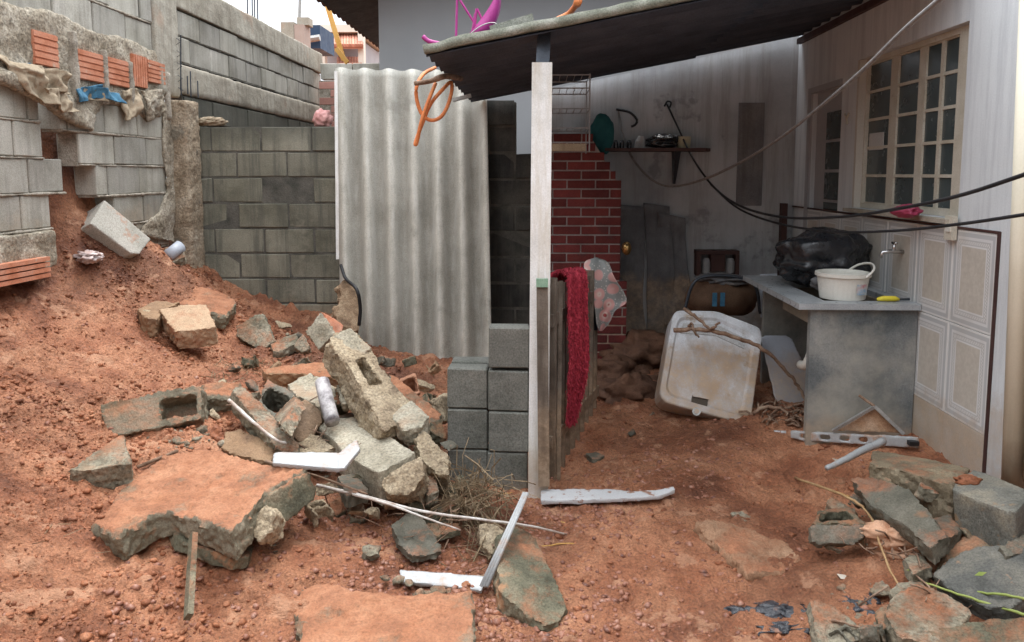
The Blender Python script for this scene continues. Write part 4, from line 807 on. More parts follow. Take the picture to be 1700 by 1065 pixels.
# bucket on a board
q = np.array([W(1398, 492, 4.12)[0], 4.12, zt + .001])
bk_ = thing('bucket', 'off white plastic bucket with its handle up on the wash tank', 'bucket', q)
mb = MB(); prof = [(.001,0),(.112,0),(.128,.115),(.138,.117),(.138,.135),(.128,.137),(.124,.125),(.108,.012),(.001,.012)]; seg = 36
Vb = [(q[0]+r_*math.cos(2*math.pi*k/seg), q[1]+r_*math.sin(2*math.pi*k/seg), q[2]+z_) for r_, z_ in prof for k in range(seg)]
Fb = [(i*seg+k, i*seg+(k+1)%seg, (i+1)*seg+(k+1)%seg, (i+1)*seg+k) for i in range(len(prof)-1) for k in range(seg)]
mk('body', Vb, Fb, offwhite, bk_); bbody = bpy.data.objects[-1] if False else [o for o in bk_.children][0]
MB().tube(smoothpath([q+(.07,-.118,.12), q+(.12,-.09,.16), q+(.14,.0,.18), q+(.11,.08,.165), q+(.06,.122,.12)], 7), .006, 8).go('handle', offwhite, bk_, True)
lb_me = [(q[0]+.1235*math.cos(t_)+0, q[1]+.1235*math.sin(t_), q[2]+zz_) for zz_ in (.03,.085) for t_ in np.linspace(-1.35,-.75,8)]
mk('sticker', lb_me, [(i,i+1,i+9,i+8) for i in range(7)], M('blue_red_print', [(.1,.3,.5),(.5,.5,.5),(.5,.1,.12)], 22, .4, 0, 1, 0, speck=0), bbody)
sc = thing('brush', 'yellow scrubbing brush lying on the wash tank front edge', 'brush', W(1475, 494, 4.0)); q = W(1473, 492, 4.0); q[2] = zt + .012
MB().tube([q+(-.05,0,0), q+(-.02,0,.004), q+(.04,0,.004), q+(.06,0,0)], [.008,.014,.014,.006], 10).go('body', yellow, sc, True); MB().bar(q+(.06,0,0), q+(.115,.01,0), .012, .01).go('handle', steel, sc)
q = W(1355, 455, 4.55); q[2] = zt + .12
tagit(blob('garbage_bag', q + (.03,0,.03), (.27,.22,.165), .30, 1.5, blackbag, 101, 5, flat=.85, rotz=.1), 'big shiny black rubbish bag slumped on the wash tank', 'rubbish bag')
tagit(blob('rag', W(1378, 470, 4.35), (.10,.1,.05), .3, 2.5, greycloth, 102, 4, flat=.9), 'grey rag under the black bag on the tank', 'rag')
# ---------------- gate, rug, cloth ----------------
g0 = W(905, 808, 3.70); g1 = W(985, 690, 4.65)
gt = thing('wooden_gate', 'weathered grey picket gate standing ajar behind the post', 'gate', g0)
def gp(t, z): return np.array([g0[0] + (g1[0]-g0[0])*t, g0[1] + (g1[1]-g0[1])*t, z])
gd = (g1-g0); gd[2] = 0; gl = np.linalg.norm(gd); gd /= gl; gn = np.array([gd[1], -gd[0], 0.])
tops = [.92, .86, .88, .84, .90, .86, .88, .85, .87, .86]
for k in range(10):
    t = (k + .3) / 10; p = gp(t, 0); wd = .07
    z0 = -.15 + .02 * k; z1 = tops[k] + random.uniform(-.01, .01); ln = random.uniform(-.012, .012)
    MB().bar(p + (0,0,z0), p + gd * ln + (0,0,z1), wd if k else .085, .02, tuple(gn) if False else (gd[0], gd[1], 0)).go('picket', oldwood, gt)
for z in (.12, .72): MB().bar(gp(.0, z) + gn * .022, gp(1, z) + gn * .022, .024, .06, (0,0,1)).go('rail', oldwood, gt)
p = gp(.05, .06) - gn * .03; MB().bar(p + (0,0,-.04), p + (0,0,.06), .05, .012, (gd[0], gd[1], 0)).go('hinge', galv, gt)
# board on the post face, with green paint at its top
bp_ = thing('board', 'raw grey wooden board with green paint at its top standing against the post', 'board', W(897, 800, 3.66))
MB().bar(W(903, 806, 3.50), W(900, 463, 3.56), .052, .022, (0,1,0)).go('plank', oldwood, bp_); MB().bar(W(900, 476, 3.545), W(900, 462, 3.547), .054, .024, (0,1,0)).go('green_end', M('green_paint', [(.16,.30,.20),(.28,.40,.30)], 20, .8, .2, 80, .001, speck=.3), bp_)
tagit(MB().bar(W(927, 800, 3.75), W(931, 466, 3.82), .02, .016, (0,1,0)).go('lath', oldwood), 'thin crooked lath standing between the board and the red rug', 'lath')
# red shaggy rug over the gate
rg = thing('rug', 'red shaggy rug draped over the gate and hanging low', 'rug', W(950, 700, 3.95))
path = [W(926,560,4.15), W(922,500,4.1), W(926,462,4.05), W(944,447,4.0), W(962,455,3.92), W(964,520,3.88), W(966,600,3.87), W(960,650,3.87), W(950,703,3.87)]
path = smoothpath(path, 8); n = len(path); Vr = []; wid = []
for i, p in enumerate(path):
    t = i / (n-1); wv = .070 * (1 - .55 * max(0, (t - .82) / .18)); wv *= (1 if t > .35 else .9)
    for j in range(9):
        u = j / 8 * 2 - 1; q = p + np.array([u * wv * .75 - wv*.2, u * wv * .9 + .012 * math.sin(j * 1.7 + t * 5), 0]); Vr.append(q)
Vr = np.array(Vr); Fc = [(i*9+j, i*9+j+1, i*9+j+10, i*9+j+9) for i in range(n-1) for j in range(8)]
Vt = np.r_[Vr + (0,-.006,0), Vr + (0,.006,0)]; Fc = Fc + [tuple(a + len(Vr) for a in f)[::-1] for f in Fc] + [(i*9, i*9+9, i*9+9+len(Vr), i*9+len(Vr)) for i in range(n-1)] + [(i*9+8, i*9+8+len(Vr), i*9+17+len(Vr), i*9+17) for i in range(n-1)]
mk('backing', Vt, Fc, redrug, rg, True)
g_ = np.random.default_rng(3); VV = []; FF = []
for s in range(7000):
    i = g_.integers(0, n-1); j = g_.integers(0, 8); a, b = g_.random(2); q = Vr[i*9+j]*(1-a)*(1-b) + Vr[i*9+j+1]*b*(1-a) + Vr[i*9+9+j]*a*(1-b) + Vr[i*9+10+j]*a*b
    d = np.array([g_.normal(0,.7), -1 + g_.normal(0,.5), g_.normal(-.6,.6)]); d /= np.linalg.norm(d)
    if g_.random() < .3: d[1] *= -1
    L = g_.uniform(.012,.026); x = np.cross(d, (0,0,1.)); x /= np.linalg.norm(x) + 1e-6; x *= .0022; e = q + d*L*.6; f = q + d*L + np.array([0,0,-.008]); k = len(VV)
    VV += [q-x, q+x, e+x, e-x, f]; FF += [(k,k+1,k+2,k+3), (k+3,k+2,k+4)]
o = mk('shag', VV, FF, redrug, rg); o['kind'] = 'stuff'
# floral cloth
def floral():
    m = bpy.data.materials.new('floral_cloth'); m.use_nodes = True; nt = m.node_tree; b = nt.nodes['Principled BSDF']; g = nt.nodes.new('ShaderNodeNewGeometry')
    mp = nt.nodes.new('ShaderNodeMapping'); mp.inputs['Scale'].default_value = (1, .35, 1); nt.links.new(g.outputs['Position'], mp.inputs[0])
    v = nt.nodes.new('ShaderNodeTexVoronoi'); v.inputs['Scale'].default_value = 11; v.inputs['Randomness'].default_value = .75; nt.links.new(mp.outputs[0], v.inputs['Vector'])
    v2 = nt.nodes.new('ShaderNodeTexVoronoi'); v2.inputs['Scale'].default_value = 60; nt.links.new(g.outputs['Position'], v2.inputs['Vector'])
    base = ramp(nt, v2.outputs['Distance'], [(.25, (.46,.44,.40)), (.34, (.24,.25,.24))])
    fl = ramp(nt, v.outputs['Distance'], [(0,(.34,.07,.07)), (.10,(.34,.07,.07)), (.15,(.62,.52,.46)), (.25,(.58,.33,.30)), (.38,(.56,.30,.28)), (.43,(.32,.32,.30))])
    c = mixc(nt, ramp(nt, v.outputs['Distance'], [(.43,(1,1,1)), (.45,(0,0,0))]), base, fl); nt.links.new(c, b.inputs['Base Color']); b.inputs['Roughness'].default_value = .85; return m
fm = floral()
def drape(name, rows, ys_, mat, th=.006, wob=.02):
    """rows: list of (xl, xr, py); a hanging cloth given by its left and right edges"""
    V = []; nu = 22; L = smoothpath([np.array([a, c, Y]) for (a, b, c), Y in zip(rows, ys_)], 6); Rr = smoothpath([np.array([b, c, Y]) for (a, b, c), Y in zip(rows, ys_)], 6)
    for a, b in zip(L, Rr):
        for j in range(nu): t = j/(nu-1); V.append(W(a[0]*(1-t)+b[0]*t, a[1], a[2] + wob * math.sin(t*7 + a[1]*.02) + wob*1.2*math.sin(t*3.1))) 
    n = len(L); V = np.array(V); F = [(i*nu+j, i*nu+j+1, i*nu+nu+j+1, i*nu+nu+j) for i in range(n-1) for j in range(nu-1)]; h = len(V)
    Fb = [tuple(a+h for a in f)[::-1] for f in F] + [(i*nu, i*nu+nu, i*nu+nu+h, i*nu+h) for i in range(n-1)] + [(i*nu+nu-1, i*nu+nu-1+h, i*nu+2*nu-1+h, i*nu+2*nu-1) for i in range(n-1)]
    return mk(name, np.r_[V, V + (0, th, 0)], F + Fb, mat, None, True)
o = drape('cloth', [(988,992,427),(970,1010,436),(974,1020,460),(982,1036,485),(986,1040,502),(988,1022,515),(990,1012,535),(995,1000,549)], [4.62,4.55,4.5,4.5,4.5,4.5,4.5,4.5], fm); tagit(o, 'grey cloth with pink flowers hung on the far end of the gate', 'cloth')
tagit(drape('cloth', [(968,980,440),(970,984,480),(976,990,520),(982,992,548)], [4.56,4.53,4.52,4.52], M('navy_cloth', [(.02,.03,.05)], 4, .9, 0, 1, 0)), 'narrow dark cloth hanging beside the flowered one on the gate', 'cloth')

# ---------------- appliance panel ----------------
ap = thing('appliance_panel', 'mud stained white appliance casing with rounded corners tipped on its side', 'appliance panel', W(1170, 700, 4.3))
apm = M('muddy_enamel', [(.44,.46,.48), (.60,.62,.64), (.68,.70,.72)], 4.5, .4, .15, 60, .002, speck=.2, streak=.5, streakcol=(.36,.34,.31), spots=(7, .60, (.34,.25,.15), .7), mudlow=(.27,.40,1.0))
P0, nn = plane3((1115,520,4.62),(1262,545,4.6),(1170,700,4.3))
def rr(poly, k=.12):
    o = []; n = len(poly)
    for i in range(n):
        p = np.array(poly[i], float); a = np.array(poly[i-1], float); b = np.array(poly[(i+1) % n], float)
        for t in (0, .25, .5, .75, 1): s = p + (a-p)*k*(1-t)**2 + (b-p)*k*t**2; o.append(tuple(s))
    return o
outer = rr([(1113,512),(1272,546),(1245,708),(1090,664)]); outer = rr([(1118,514),(1190,515),(1268,545),(1246,707),(1092,665)], .14)
inner = rr([(1125,526),(1190,527),(1255,556),(1234,692),(1103,655)], .14); inner2 = rr([(1128,530),(1189,531),(1250,560),(1230,687),(1107,651)], .14)
def ringmesh(polys, mat, name, par, cap=True):
    V = []; F = []; n = len(polys[0][0])
    for poly, t in polys: V += [onplane(x, y, P0, nn) - nn * t for x, y in poly]
    for r_ in range(len(polys) - 1): F += [(r_*n+i, r_*n+(i+1)%n, (r_+1)*n+(i+1)%n, (r_+1)*n+i) for i in range(n)]
    if cap: F.append(tuple((len(polys)-1)*n + i for i in range(n))); F.append(tuple(range(n))[::-1])
    return mk(name, V, F, mat, par)
sm_ = lambda p, k: [tuple(np.array(q)*(1-k) + np.mean(p, 0)*k) for q in p]
ringmesh([(outer, .16), (outer, .015), (sm_(outer,.012), .003), (sm_(outer,.03), 0), (inner, 0), (inner2, .012), (sm_(inner2,.3), .010), (sm_(inner2,.7), .008)], apm, 'casing', ap)
P1 = P0; 
def decal(poly, t0, t1, mat, nm, par=None): 
    bm = prisms([(poly, t0, t1)], P0, nn); me = bpy.data.meshes.new(nm); bm.to_mesh(me); bm.free(); V = np.array([v.co[:] for v in me.vertices]); F = [tuple(p.vertices) for p in me.polygons]; bpy.data.meshes.remove(me); return mk(nm, V, F, mat, par or ap)
slot = decal([(1150,655),(1176,660),(1174,676),(1147,670)], .002, .02, M('dark_recess', [(.06,.045,.03)], 4, .6, 0, 1, 0), 'latch_slot'); decal([(1150,655),(1176,660),(1176,663),(1150,658)], -.008, .012, apm, 'latch_lip', slot)
c = (1156, 683); knob = decal([(c[0]+7*math.cos(t), c[1]+7*math.sin(t)) for t in np.linspace(0, 6.28, 17)[:-1]], -.008, .012, galv, 'knob'); decal([(c[0]+4*math.cos(t), c[1]+4*math.sin(t)) for t in np.linspace(0, 6.28, 13)[:-1]], -.012, -.0081, apm, 'knob_cap', knob)
decal([(1134,536),(1190,538),(1240,562),(1236,578),(1188,556),(1130,552)], .004, .014, M('enamel_grey', [(.36,.36,.35),(.48,.48,.47)], 12, .5, .3, 60, .003, speck=.5), 'control_strip')
o = chunk('plastic_board', 'blue white plastic board leaning behind the branch under the tank', 'plastic board', [([(1262,560),(1270,556),(1306,556),(1316,562),(1352,640),(1348,660),(1300,690),(1292,684)], 0, .012)], ((1262,556,4.75),(1310,556,4.75),(1320,690,4.45)), greyplastic, vox=.008, amp=.0008, er=.3)
tagit(sheet('bag', '', '', [W(1262,455,5.2), W(1290,455,5.2), W(1286,530,5.2), W(1262,525,5.2)], greyplastic, .004, None, .02), 'thin pale plastic sheet hanging below the tank top', 'plastic sheet')
# branches
def stick(lb, pts, r, m_=bark, nm='branch', cat='branch', grp=None, n=6):
    straight = nm in ('rod', 'tube')
    p = smoothpath([W(*q) if q[2] > 0 else gpt(q[0], q[1], .008) for q in pts], n); k = len(p); g = np.random.default_rng(len(lb) + int(pts[0][0])); p = [a + g.normal(0, r*(.05 if straight else .28), 3) for a in p]
    rr_ = np.linspace(r, r * .6, k) * (1 + g.uniform(-.12, .12, k) * (0 if straight else 1)); return tagit(MB().tube(p, rr_, 8).go(nm, m_, None, True), lb, cat, grp)
stick('long crooked branch lying over the appliance casing down to the ground', [(1120,548,4.35),(1170,547,4.35),(1220,560,4.35),(1265,578,4.35),(1300,610,4.35),(1325,640,4.35),(1340,672,4.3)], .013)
stick('forked twig on the upper edge of the appliance casing', [(1135,513,4.45),(1160,530,4.4),(1180,545,4.34),(1195,535,4.32)], .011)
stick('dark withered leafy twig stuck on the appliance casing', [(1140,548,4.36),(1148,536,4.34),(1152,550,4.32),(1160,560,4.34)], .009)
stick('bent root curving over the mud between casing and tank', [(1245,690,4.3),(1270,675,4.3),(1300,680,4.25),(1318,700,4.2)], .012)
tw_ = MB()
for i in range(60):
    x = random.uniform(1248,1345); y = random.uniform(672,708); a = gpt(x, y, .01); b = gpt(x + random.uniform(-30,30), y + random.uniform(-10,10), random.uniform(.01,.06)); tw_.tube([a, (a+b)/2 + (0,0,random.uniform(0,.03)), b], random.uniform(.003,.007), 5)
tagit(tw_.go('twigs', bark, None, True), 'tangle of dry twigs between the appliance casing and the wash tank', 'twigs', None, 'stuff')
stick('pale stripped stick on the mud before the casing', [(1150,724,0),(1200,716,0),(1250,711,0),(1265,708,0)], .013)
stick('white painted stick lying in front of the twig tangle', [(1240,724,0),(1265,719,0),(1305,718,0)], .015, whitemet2, 'rod', 'stick')
# perforated white rail, slanting tube, rusty triangle
def flat(nm, lb, cat, poly, pl, th, mat, holes=None, vox=.006, er=.3, amp=.001, par=None): return chunk(nm, lb, cat, [(poly, 0, th)] if not isinstance(poly[0][0], tuple) and not isinstance(poly[0][0], list) else poly, pl, mat, None, vox, er, amp, par)
pr = thing('metal_rail', 'white perforated metal rail with rusty slots lying before the wash tank', 'metal rail', W(1400, 735, 4.0))
pl_ = ((1310,720,4.0),(1525,740,3.72),(1320,733,3.985)); ps = []
xs_ = [(1310,722),(1330,716),(1352,717),(1367,720),(1383,721),(1400,723),(1415,723),(1430,725),(1450,725),(1522,724)]
P0b, nb = plane3(*pl_)
top = [(1305,716),(1345,716),(1520,725)]; 
ps = [([(1312,715),(1525,727),(1525,731),(1313,719)],0,.02), ([(1313,726),(1525,740),(1525,744),(1330,731)],0,.02)]
for a in (1312, 1345, 1378, 1410, 1440): ps.append(([(a,715+(a-1312)*.056),(a+16,716+(a-1312)*.056),(a+16,730+(a-1312)*.06),(a,727+(a-1312)*.06)],0,.02))
ps.append(([(1455,722),(1525,726),(1525,743),(1455,738)],0,.02))
chunk('rail', None, None, ps, pl_, whitemet, vox=.006, er=.2, amp=.0008, parent=pr)
MB().bar(W(1508,735,3.72), W(1524,735,3.72), .03, .02, (0,0,1)).go('end_cap', black, pr)
stick('white splintered plastic tube end pointing down left before the rail', [(1466,732,3.68),(1430,748,3.6),(1400,764,3.52),(1372,777,3.46)], .020, whitemet, 'tube', 'tube')
tf = thing('metal_triangle', 'rusty triangular sheet metal frame standing behind the white rail', 'metal frame', W(1450, 720, 3.85))
MB().bar(W(1382,715,3.9), W(1452,674,3.85), .012, .02, (0,1,0)).go('edge', galv, tf); MB().bar(W(1452,674,3.85), W(1500,720,3.8), .016, .02, (0,1,0)).go('edge', galv, tf); MB().tube([W(1426,656,3.9), W(1452,674,3.85)], .007, 6).go('spike', bark, tf)
chunk('rusty_sheet', None, None, [([(1386,715),(1452,677),(1496,720)],0,.008)], ((1386,715,3.92),(1452,677,3.87),(1496,720,3.82)), M('rusty_mud_sheet', [(.22,.10,.05),(.40,.24,.14),(.52,.38,.27)], 8, .7, .4, 60, .004, speck=.4), vox=.007, er=.2, amp=.002, parent=tf)

# ---------------- rubble left ----------------
RB = 'pieces of fallen block wall'
def ch(lb, pls, pl, mat=conc, nm='block_fragment', cat='rubble', **k):
    if isinstance(pls[0][0], (int, float)): pls = [(pls, 0, k.pop('th', .1))]
    k.pop('th', None); return chunk(nm, lb, cat, pls, pl, mat, **k)
# big mud covered slab of blocks
ch('large tilted slab of fallen blocks covered with mud in the left foreground', [(325,746),(353,747),(400,762),(449,774),(513,779),(480,798),(444,820),(385,889),(340,872),(283,849),(262,855),(240,866),(199,892),(146,874),(175,855),(205,805),(260,770)], ((146,874,2.70),(513,779,2.98),(345,747,3.25)), concmud, 'fallen_wall_slab', th=.10, amp=.006, er=.9, iters=5, vox=.009)
ch('grey end block under the right edge of the large mud covered slab', [(513,781),(526,812),(522,830),(462,878),(440,862),(446,822)], ((513,781,2.97),(524,825,2.95),(445,860,2.75)), moss, th=.14, vox=.009, er=.8)
ch('broken lip of mortar under the front of the large slab', [(283,875),(330,882),(385,888),(425,905),(415,922),(388,925),(340,910),(295,893)], ((283,875,2.80),(420,910,2.74),(385,888,2.84)), moss, th=.05, vox=.009, er=1, chips=.02)
ch('crumbling mortar knob at the corner of the large slab', [(412,868),(440,838),(458,850),(452,880),(428,900)], ((412,868,2.72),(440,838,2.75),(428,900,2.66)), crumb, th=.10, vox=.009, er=1, amp=.012, chips=.03)
# beam of two blocks with an open cell
ch('fallen length of two joined blocks with one open cell showing', [([(166,674),(195,668),(253,655),(253,712),(210,720),(176,727),(172,705)],0,.3), ([(253,655),(332,640),(332,652),(253,665)],0,.3), ([(253,703),(334,684),(334,695),(253,713)],0,.3), ([(253,656),(266,654),(266,710),(253,712)],0,.3), ([(326,642),(334,640),(336,693),(326,695)],0,.3), ([(264,655),(330,643),(330,693),(264,708)],.12,.3)], ((170,674,3.46),(332,640,3.60),(253,713,3.44)), concmud, 'fallen_block_pair', er=.7, vox=.010)
ch('short block continuing to the right of the open celled pair', [(333,642),(350,638),(402,637),(398,655),(388,664),(338,662)], ((333,642,3.78),(400,637,3.86),(340,662,3.72)), concmud, th=.2, vox=.010)
ch('dark lower part of the short block beside the open celled pair', [(338,662),(385,660),(376,684),(345,693)], ((338,662,3.80),(385,660,3.88),(345,690,3.78)), darkconc, th=.15, vox=.010)
ch('plank shaped block lying diagonal across the middle of the rubble', [(384,648),(392,640),(406,640),(440,675),(478,715),(498,740),(492,752),(468,752),(430,705)], ((384,645,3.62),(406,640,3.66),(485,750,3.32)), conc, th=.12, vox=.010, er=.4)
ch('flat grey block half sunk in the mud at the far left of the rubble', [(112,780),(160,745),(196,722),(204,722),(219,768),(212,771),(150,778)], ((112,780,2.90),(200,722,3.16),(215,770,2.97)), conc, th=.14, vox=.010)
tagit(MB().tube([gpt(228,778,.01), gpt(280,758,.03), gpt(296,750,.04)], .008, 7).go('stick', bark, None, True), 'dark stick lying between the block pair and the large slab', 'stick')
ch('brown mud coated block under the diagonal plank shaped block', [(372,716),(398,710),(440,730),(462,748),(450,766),(400,758),(370,745)], ((372,716,3.5),(462,748,3.36),(400,765,3.30)), M('mudbrown', [(.15,.09,.055),(.28,.175,.10),(.33,.22,.13)], 6, .8, .7, 60, .008, speck=.4), th=.12, vox=.010)
ch('lump of red mud standing beside the brown block', [(343,712),(355,703),(368,708),(370,738),(352,746),(340,735)], ((343,712,3.5),(368,708,3.5),(352,746,3.42)), clod, 'mud_lump', 'mud lump', th=.09, amp=.02, er=1, chips=.02)
ch('hollow block seen from its open end between diagonal piece and light block', hollow([(444,629),(493,652),(463,702),(425,672)], 0, 1, .2, .16), ((444,629,3.85),(493,652,3.78),(440,690,3.6)), darkconc, 'hollow_block', vox=.009)
ch('light grey block face up behind the metal post piece', [(476,637),(516,616),(556,642),(560,664),(535,676),(490,655)], ((476,637,3.95),(516,616,4.1),(556,660,3.8)), conclight, th=.12, vox=.010, er=.4)
ch('orange brown broken block below the light grey one', [(490,667),(508,661),(534,680),(536,700),(520,728),(500,733),(483,722),(478,700)], ((490,665,3.66),(534,685,3.66),(500,732,3.5)), M('brownblock', [(.14,.095,.06),(.24,.16,.10),(.36,.23,.14)], 6, .8, .7, 60, .008, speck=.5), th=.14, vox=.010, er=.9)
tagit(MB().tube(smoothpath([W(535,634,3.72), W(543,668,3.6), W(552,700,3.5)], 5), [.036]*5+[.035]*6, 14).go('post_stump', M('silver_wood', [(.16,.14,.15),(.42,.40,.40),(.6,.58,.57)], 16, .6, .5, 50, .004, speck=.3, streak=.5), None, True), 'silvery grey round stump piece standing in the rubble', 'post stump')
# long leaning concrete channel
ch('long leaning piece of hollow block column with a dark open cell', [([(546,563),(556,550),(581,542),(600,558),(619,580),(598,594),(577,604),(560,588)],0,.15), ([(577,603),(590,597),(645,697),(636,712)],0,.17), ([(604,590),(619,580),(652,634),(640,640)],0,.15), ([(608,640),(650,632),(672,655),(712,690),(706,700),(660,706),(640,712)],0,.15), ([(585,600),(612,590),(648,640),(620,650)],.11,.17)], ((560,550,3.88),(619,580,3.86),(645,710,3.42)), crumb, 'fallen_block_column', vox=.010, er=.9, amp=.006)
ch('pale smooth cap at the top of the leaning block column', [(548,562),(581,541),(618,579),(578,603)], ((560,550,3.865),(619,580,3.845),(578,603,3.74)), conclight, th=.03, vox=.009, er=.5)
ch('pale block face at the lower end of the leaning column', [(647,690),(682,661),(712,690),(700,706),(672,712)], ((647,690,3.5),(682,661,3.62),(690,708,3.42)), conclight, th=.1, vox=.010)
ch('mud topped slab running behind the leaning column', [(646,622),(664,630),(735,688),(733,696),(712,700),(690,686),(660,655)], ((646,622,4.05),(735,688,3.8),(690,690,3.72)), concmud, th=.09, vox=.010)
ch('orange mud coated hollow block behind the leaning column', hollow([(662,628),(690,617),(698,652),(672,662)], 0, 1, .16, .2), ((662,625,4.2),(692,617,4.25),(690,660,4.1)), M('orange_block', [(.34,.16,.09),(.46,.25,.16)], 7, .8, .6, 60, .006, speck=.35), 'hollow_block', vox=.009)
ch('big light grey block slab lying over the rubble centre', [(526,706),(545,697),(600,688),(645,720),(690,751),(660,768),(627,784),(600,770),(575,755),(548,725)], ((526,706,3.62),(600,688,3.72),(627,784,3.12)), conclight, 'fallen_block', th=.16, vox=.009, er=.35, seed=12)
ch('crumbly mortar mass on the front of the light grey block', [(632,802),(650,782),(700,757),(707,785),(690,815),(672,822),(640,815)], ((632,802,3.08),(705,765,3.14),(672,822,3.05)), crumb, 'mortar_chunk', th=.13, amp=.012, er=1, chips=.02, vox=.009)
ch('yellowish crumbly mortar chunk right of the light grey block', [(686,726),(705,712),(722,728),(745,752),(748,788),(730,790),(700,765)], ((686,726,3.4),(722,722,3.42),(735,788,3.25)), crumb, 'mortar_chunk', th=.13, amp=.014, er=1, chips=.025, vox=.009)
ch('broken slab standing up behind the white angle piece', [(470,742),(498,712),(530,722),(556,742),(530,756),(480,752)], ((470,745,3.46),(530,718,3.55),(530,756,3.4)), crumb, th=.06, er=1, vox=.009)
ch('round edged grey piece under the crumbly mortar', [(674,832),(690,805),(715,795),(758,799),(768,832),(745,845),(715,862),(690,852)], ((680,830,3.3),(758,799,3.45),(715,862,3.12)), moss, th=.07, vox=.010)
ch('grey flat broken plate with a pointed end on the mud', [(650,868),(676,850),(694,846),(715,875),(734,908),(724,917),(684,922),(662,900)], ((650,868,3.0),(694,846,3.12),(700,920,2.84)), darkconc, 'broken_plate', th=.035, vox=.008)
ch('layered thin plate beneath the straw clump', [(700,868),(760,866),(768,878),(720,890),(706,884)], ((700,868,3.08),(768,870,3.1),(720,890,2.98)), moss, 'broken_plate', th=.03, vox=.008)
ch('small light stone lying alone on the mud', [(601,905),(612,901),(632,904),(629,920),(612,922),(602,918)], ((601,905,2.86),(632,904,2.87),(612,922,2.82)), conc, 'stone', 'stone', th=.035, vox=.006)
ch('brown chunk under the white rod left of the plate', [(546,832),(566,822),(575,845),(560,856),(548,850)], ((546,832,3.2),(575,830,3.22),(560,856,3.12)), moss, th=.06, vox=.008)
ch('wedge shaped grey chunk under the white rod', [(580,835),(596,822),(614,850),(602,862),(582,858)], ((580,835,3.18),(600,822,3.25),(602,862,3.1)), conc, th=.06, vox=.008)
# foreground slab and mossy block
ch('flat mud covered slab cut by the bottom edge of the picture', [(484,1000),(500,982),(545,972),(600,980),(650,986),(700,984),(785,984),(788,1040),(790,1130),(470,1130),(500,1050),(486,1020)], ((500,982,2.62),(785,984,2.60),(640,1090,2.30)), concmud, 'fallen_slab', th=.06, amp=.004, er=.8, vox=.009)
ch('small grey broken corner beside the bottom slab', [(490,1030),(515,1026),(530,1036),(500,1058),(490,1052)], ((490,1030,2.45),(530,1030,2.46),(500,1058,2.39)), conc, th=.05, vox=.007)
ch('mossy elongated block tilted on the gravel in the centre foreground', [(824,890),(850,870),(884,884),(905,920),(922,960),(944,1005),(930,1030),(905,1038),(872,1018),(850,1000),(832,985),(826,940)], ((840,880,2.98),(884,884,3.0),(905,1036,2.50)), moss, th=.10, vox=.009, er=.9, amp=.007)
ch('rusty orange lump at the upper end of the mossy block', [(793,868),(815,866),(838,878),(836,912),(812,918),(796,900)], ((793,868,3.02),(838,872,3.02),(812,918,2.92)), crumb, th=.08, vox=.008, amp=.008)
for i, (px, py, r_) in enumerate(((728,997,.022),(697,1000,.018),(680,985,.016),(712,1003,.013),(664,978,.02),(745,1000,.012),(640,975,.014))):
    q = gpt(px, py, .0) + (0,0,.035); tagit(blob('stone', q, (r_*1.4, r_, r_*.7), .3, 1.5, conc, 130+i, 2, rotz=i), ['largest grey stone on the rear edge of the bottom slab','grey stone left of the largest one on the bottom slab','grey stone behind the middle of the bottom slab rear edge','small grey stone nearest the picture bottom on the slab edge','grey stone at the left of the row behind the bottom slab','rightmost small stone on the bottom slab edge','leftmost small stone behind the bottom slab'][i], 'stone', 'stones on the bottom slab')
# back rubble
ch('wedge of broken block with a V shaped top before the rear wall', [(392,540),(425,522),(437,519),(456,565),(440,577),(415,572),(392,555)], ((392,540,5.0),(437,519,5.05),(440,577,4.85)), conc, th=.08, vox=.012)
ch('grey broken slab lying before the rear wall', [(448,570),(470,558),(492,552),(495,568),(470,580),(452,582)], ((448,572,4.85),(492,552,5.0),(470,582,4.75)), conc, th=.06, vox=.012)
ch('triangular grey piece against the tilted block', [(485,575),(503,553),(514,580),(500,585)], ((485,575,4.75),(503,553,4.8),(512,583,4.72)), conc, th=.05, vox=.010)
ch('tilted grey block standing on its corner before the corrugated sheet', [(507,550),(533,516),(556,556),(528,582)], ((507,550,4.6),(533,516,4.65),(528,582,4.55)), conclight, 'tilted_block', 'block', th=.13, vox=.011, er=.4)
ch('orange stained end face of the tilted block', [(535,517),(556,528),(572,540),(565,556),(556,555)], ((535,517,4.66),(570,540,4.75),(556,556,4.63)), terra, th=.05, vox=.010)
ch('long brown beam with a mud covered top behind the light grey block', [([(432,612),(500,602),(566,598),(585,606),(585,637),(552,626),(500,620),(440,620)],0,.12)], ((432,612,4.3),(566,598,4.35),(585,637,4.15)), M('tan_beam', [(.30,.19,.11),(.40,.27,.16)], 7, .85, .7, 50, .008, speck=.4, mudtop=.7), 'fallen_beam', vox=.011)
ch('broken brown masonry lump standing at the foot of the corrugated sheet', [(562,472),(572,462),(584,470),(597,492),(600,520),(597,548),(575,553),(560,540),(555,515),(566,495)], ((562,480,5.32),(597,492,5.36),(575,550,5.18)), M('brown_masonry', [(.13,.08,.05),(.27,.18,.11),(.38,.28,.18)], 12, .9, .9, 40, .01, speck=.6), 'masonry_lump', th=.09, frac=.016, er=1)
tagit(MB().tube(smoothpath([W(566,440,5.5), W(574,462,5.35), W(592,480,5.2), W(598,510,5.2), W(596,540,5.2)], 6), .012, 8).go('plastic_strip', black, None, True), 'dark bent strip curling over the brown scrap by the sheet', 'strip')
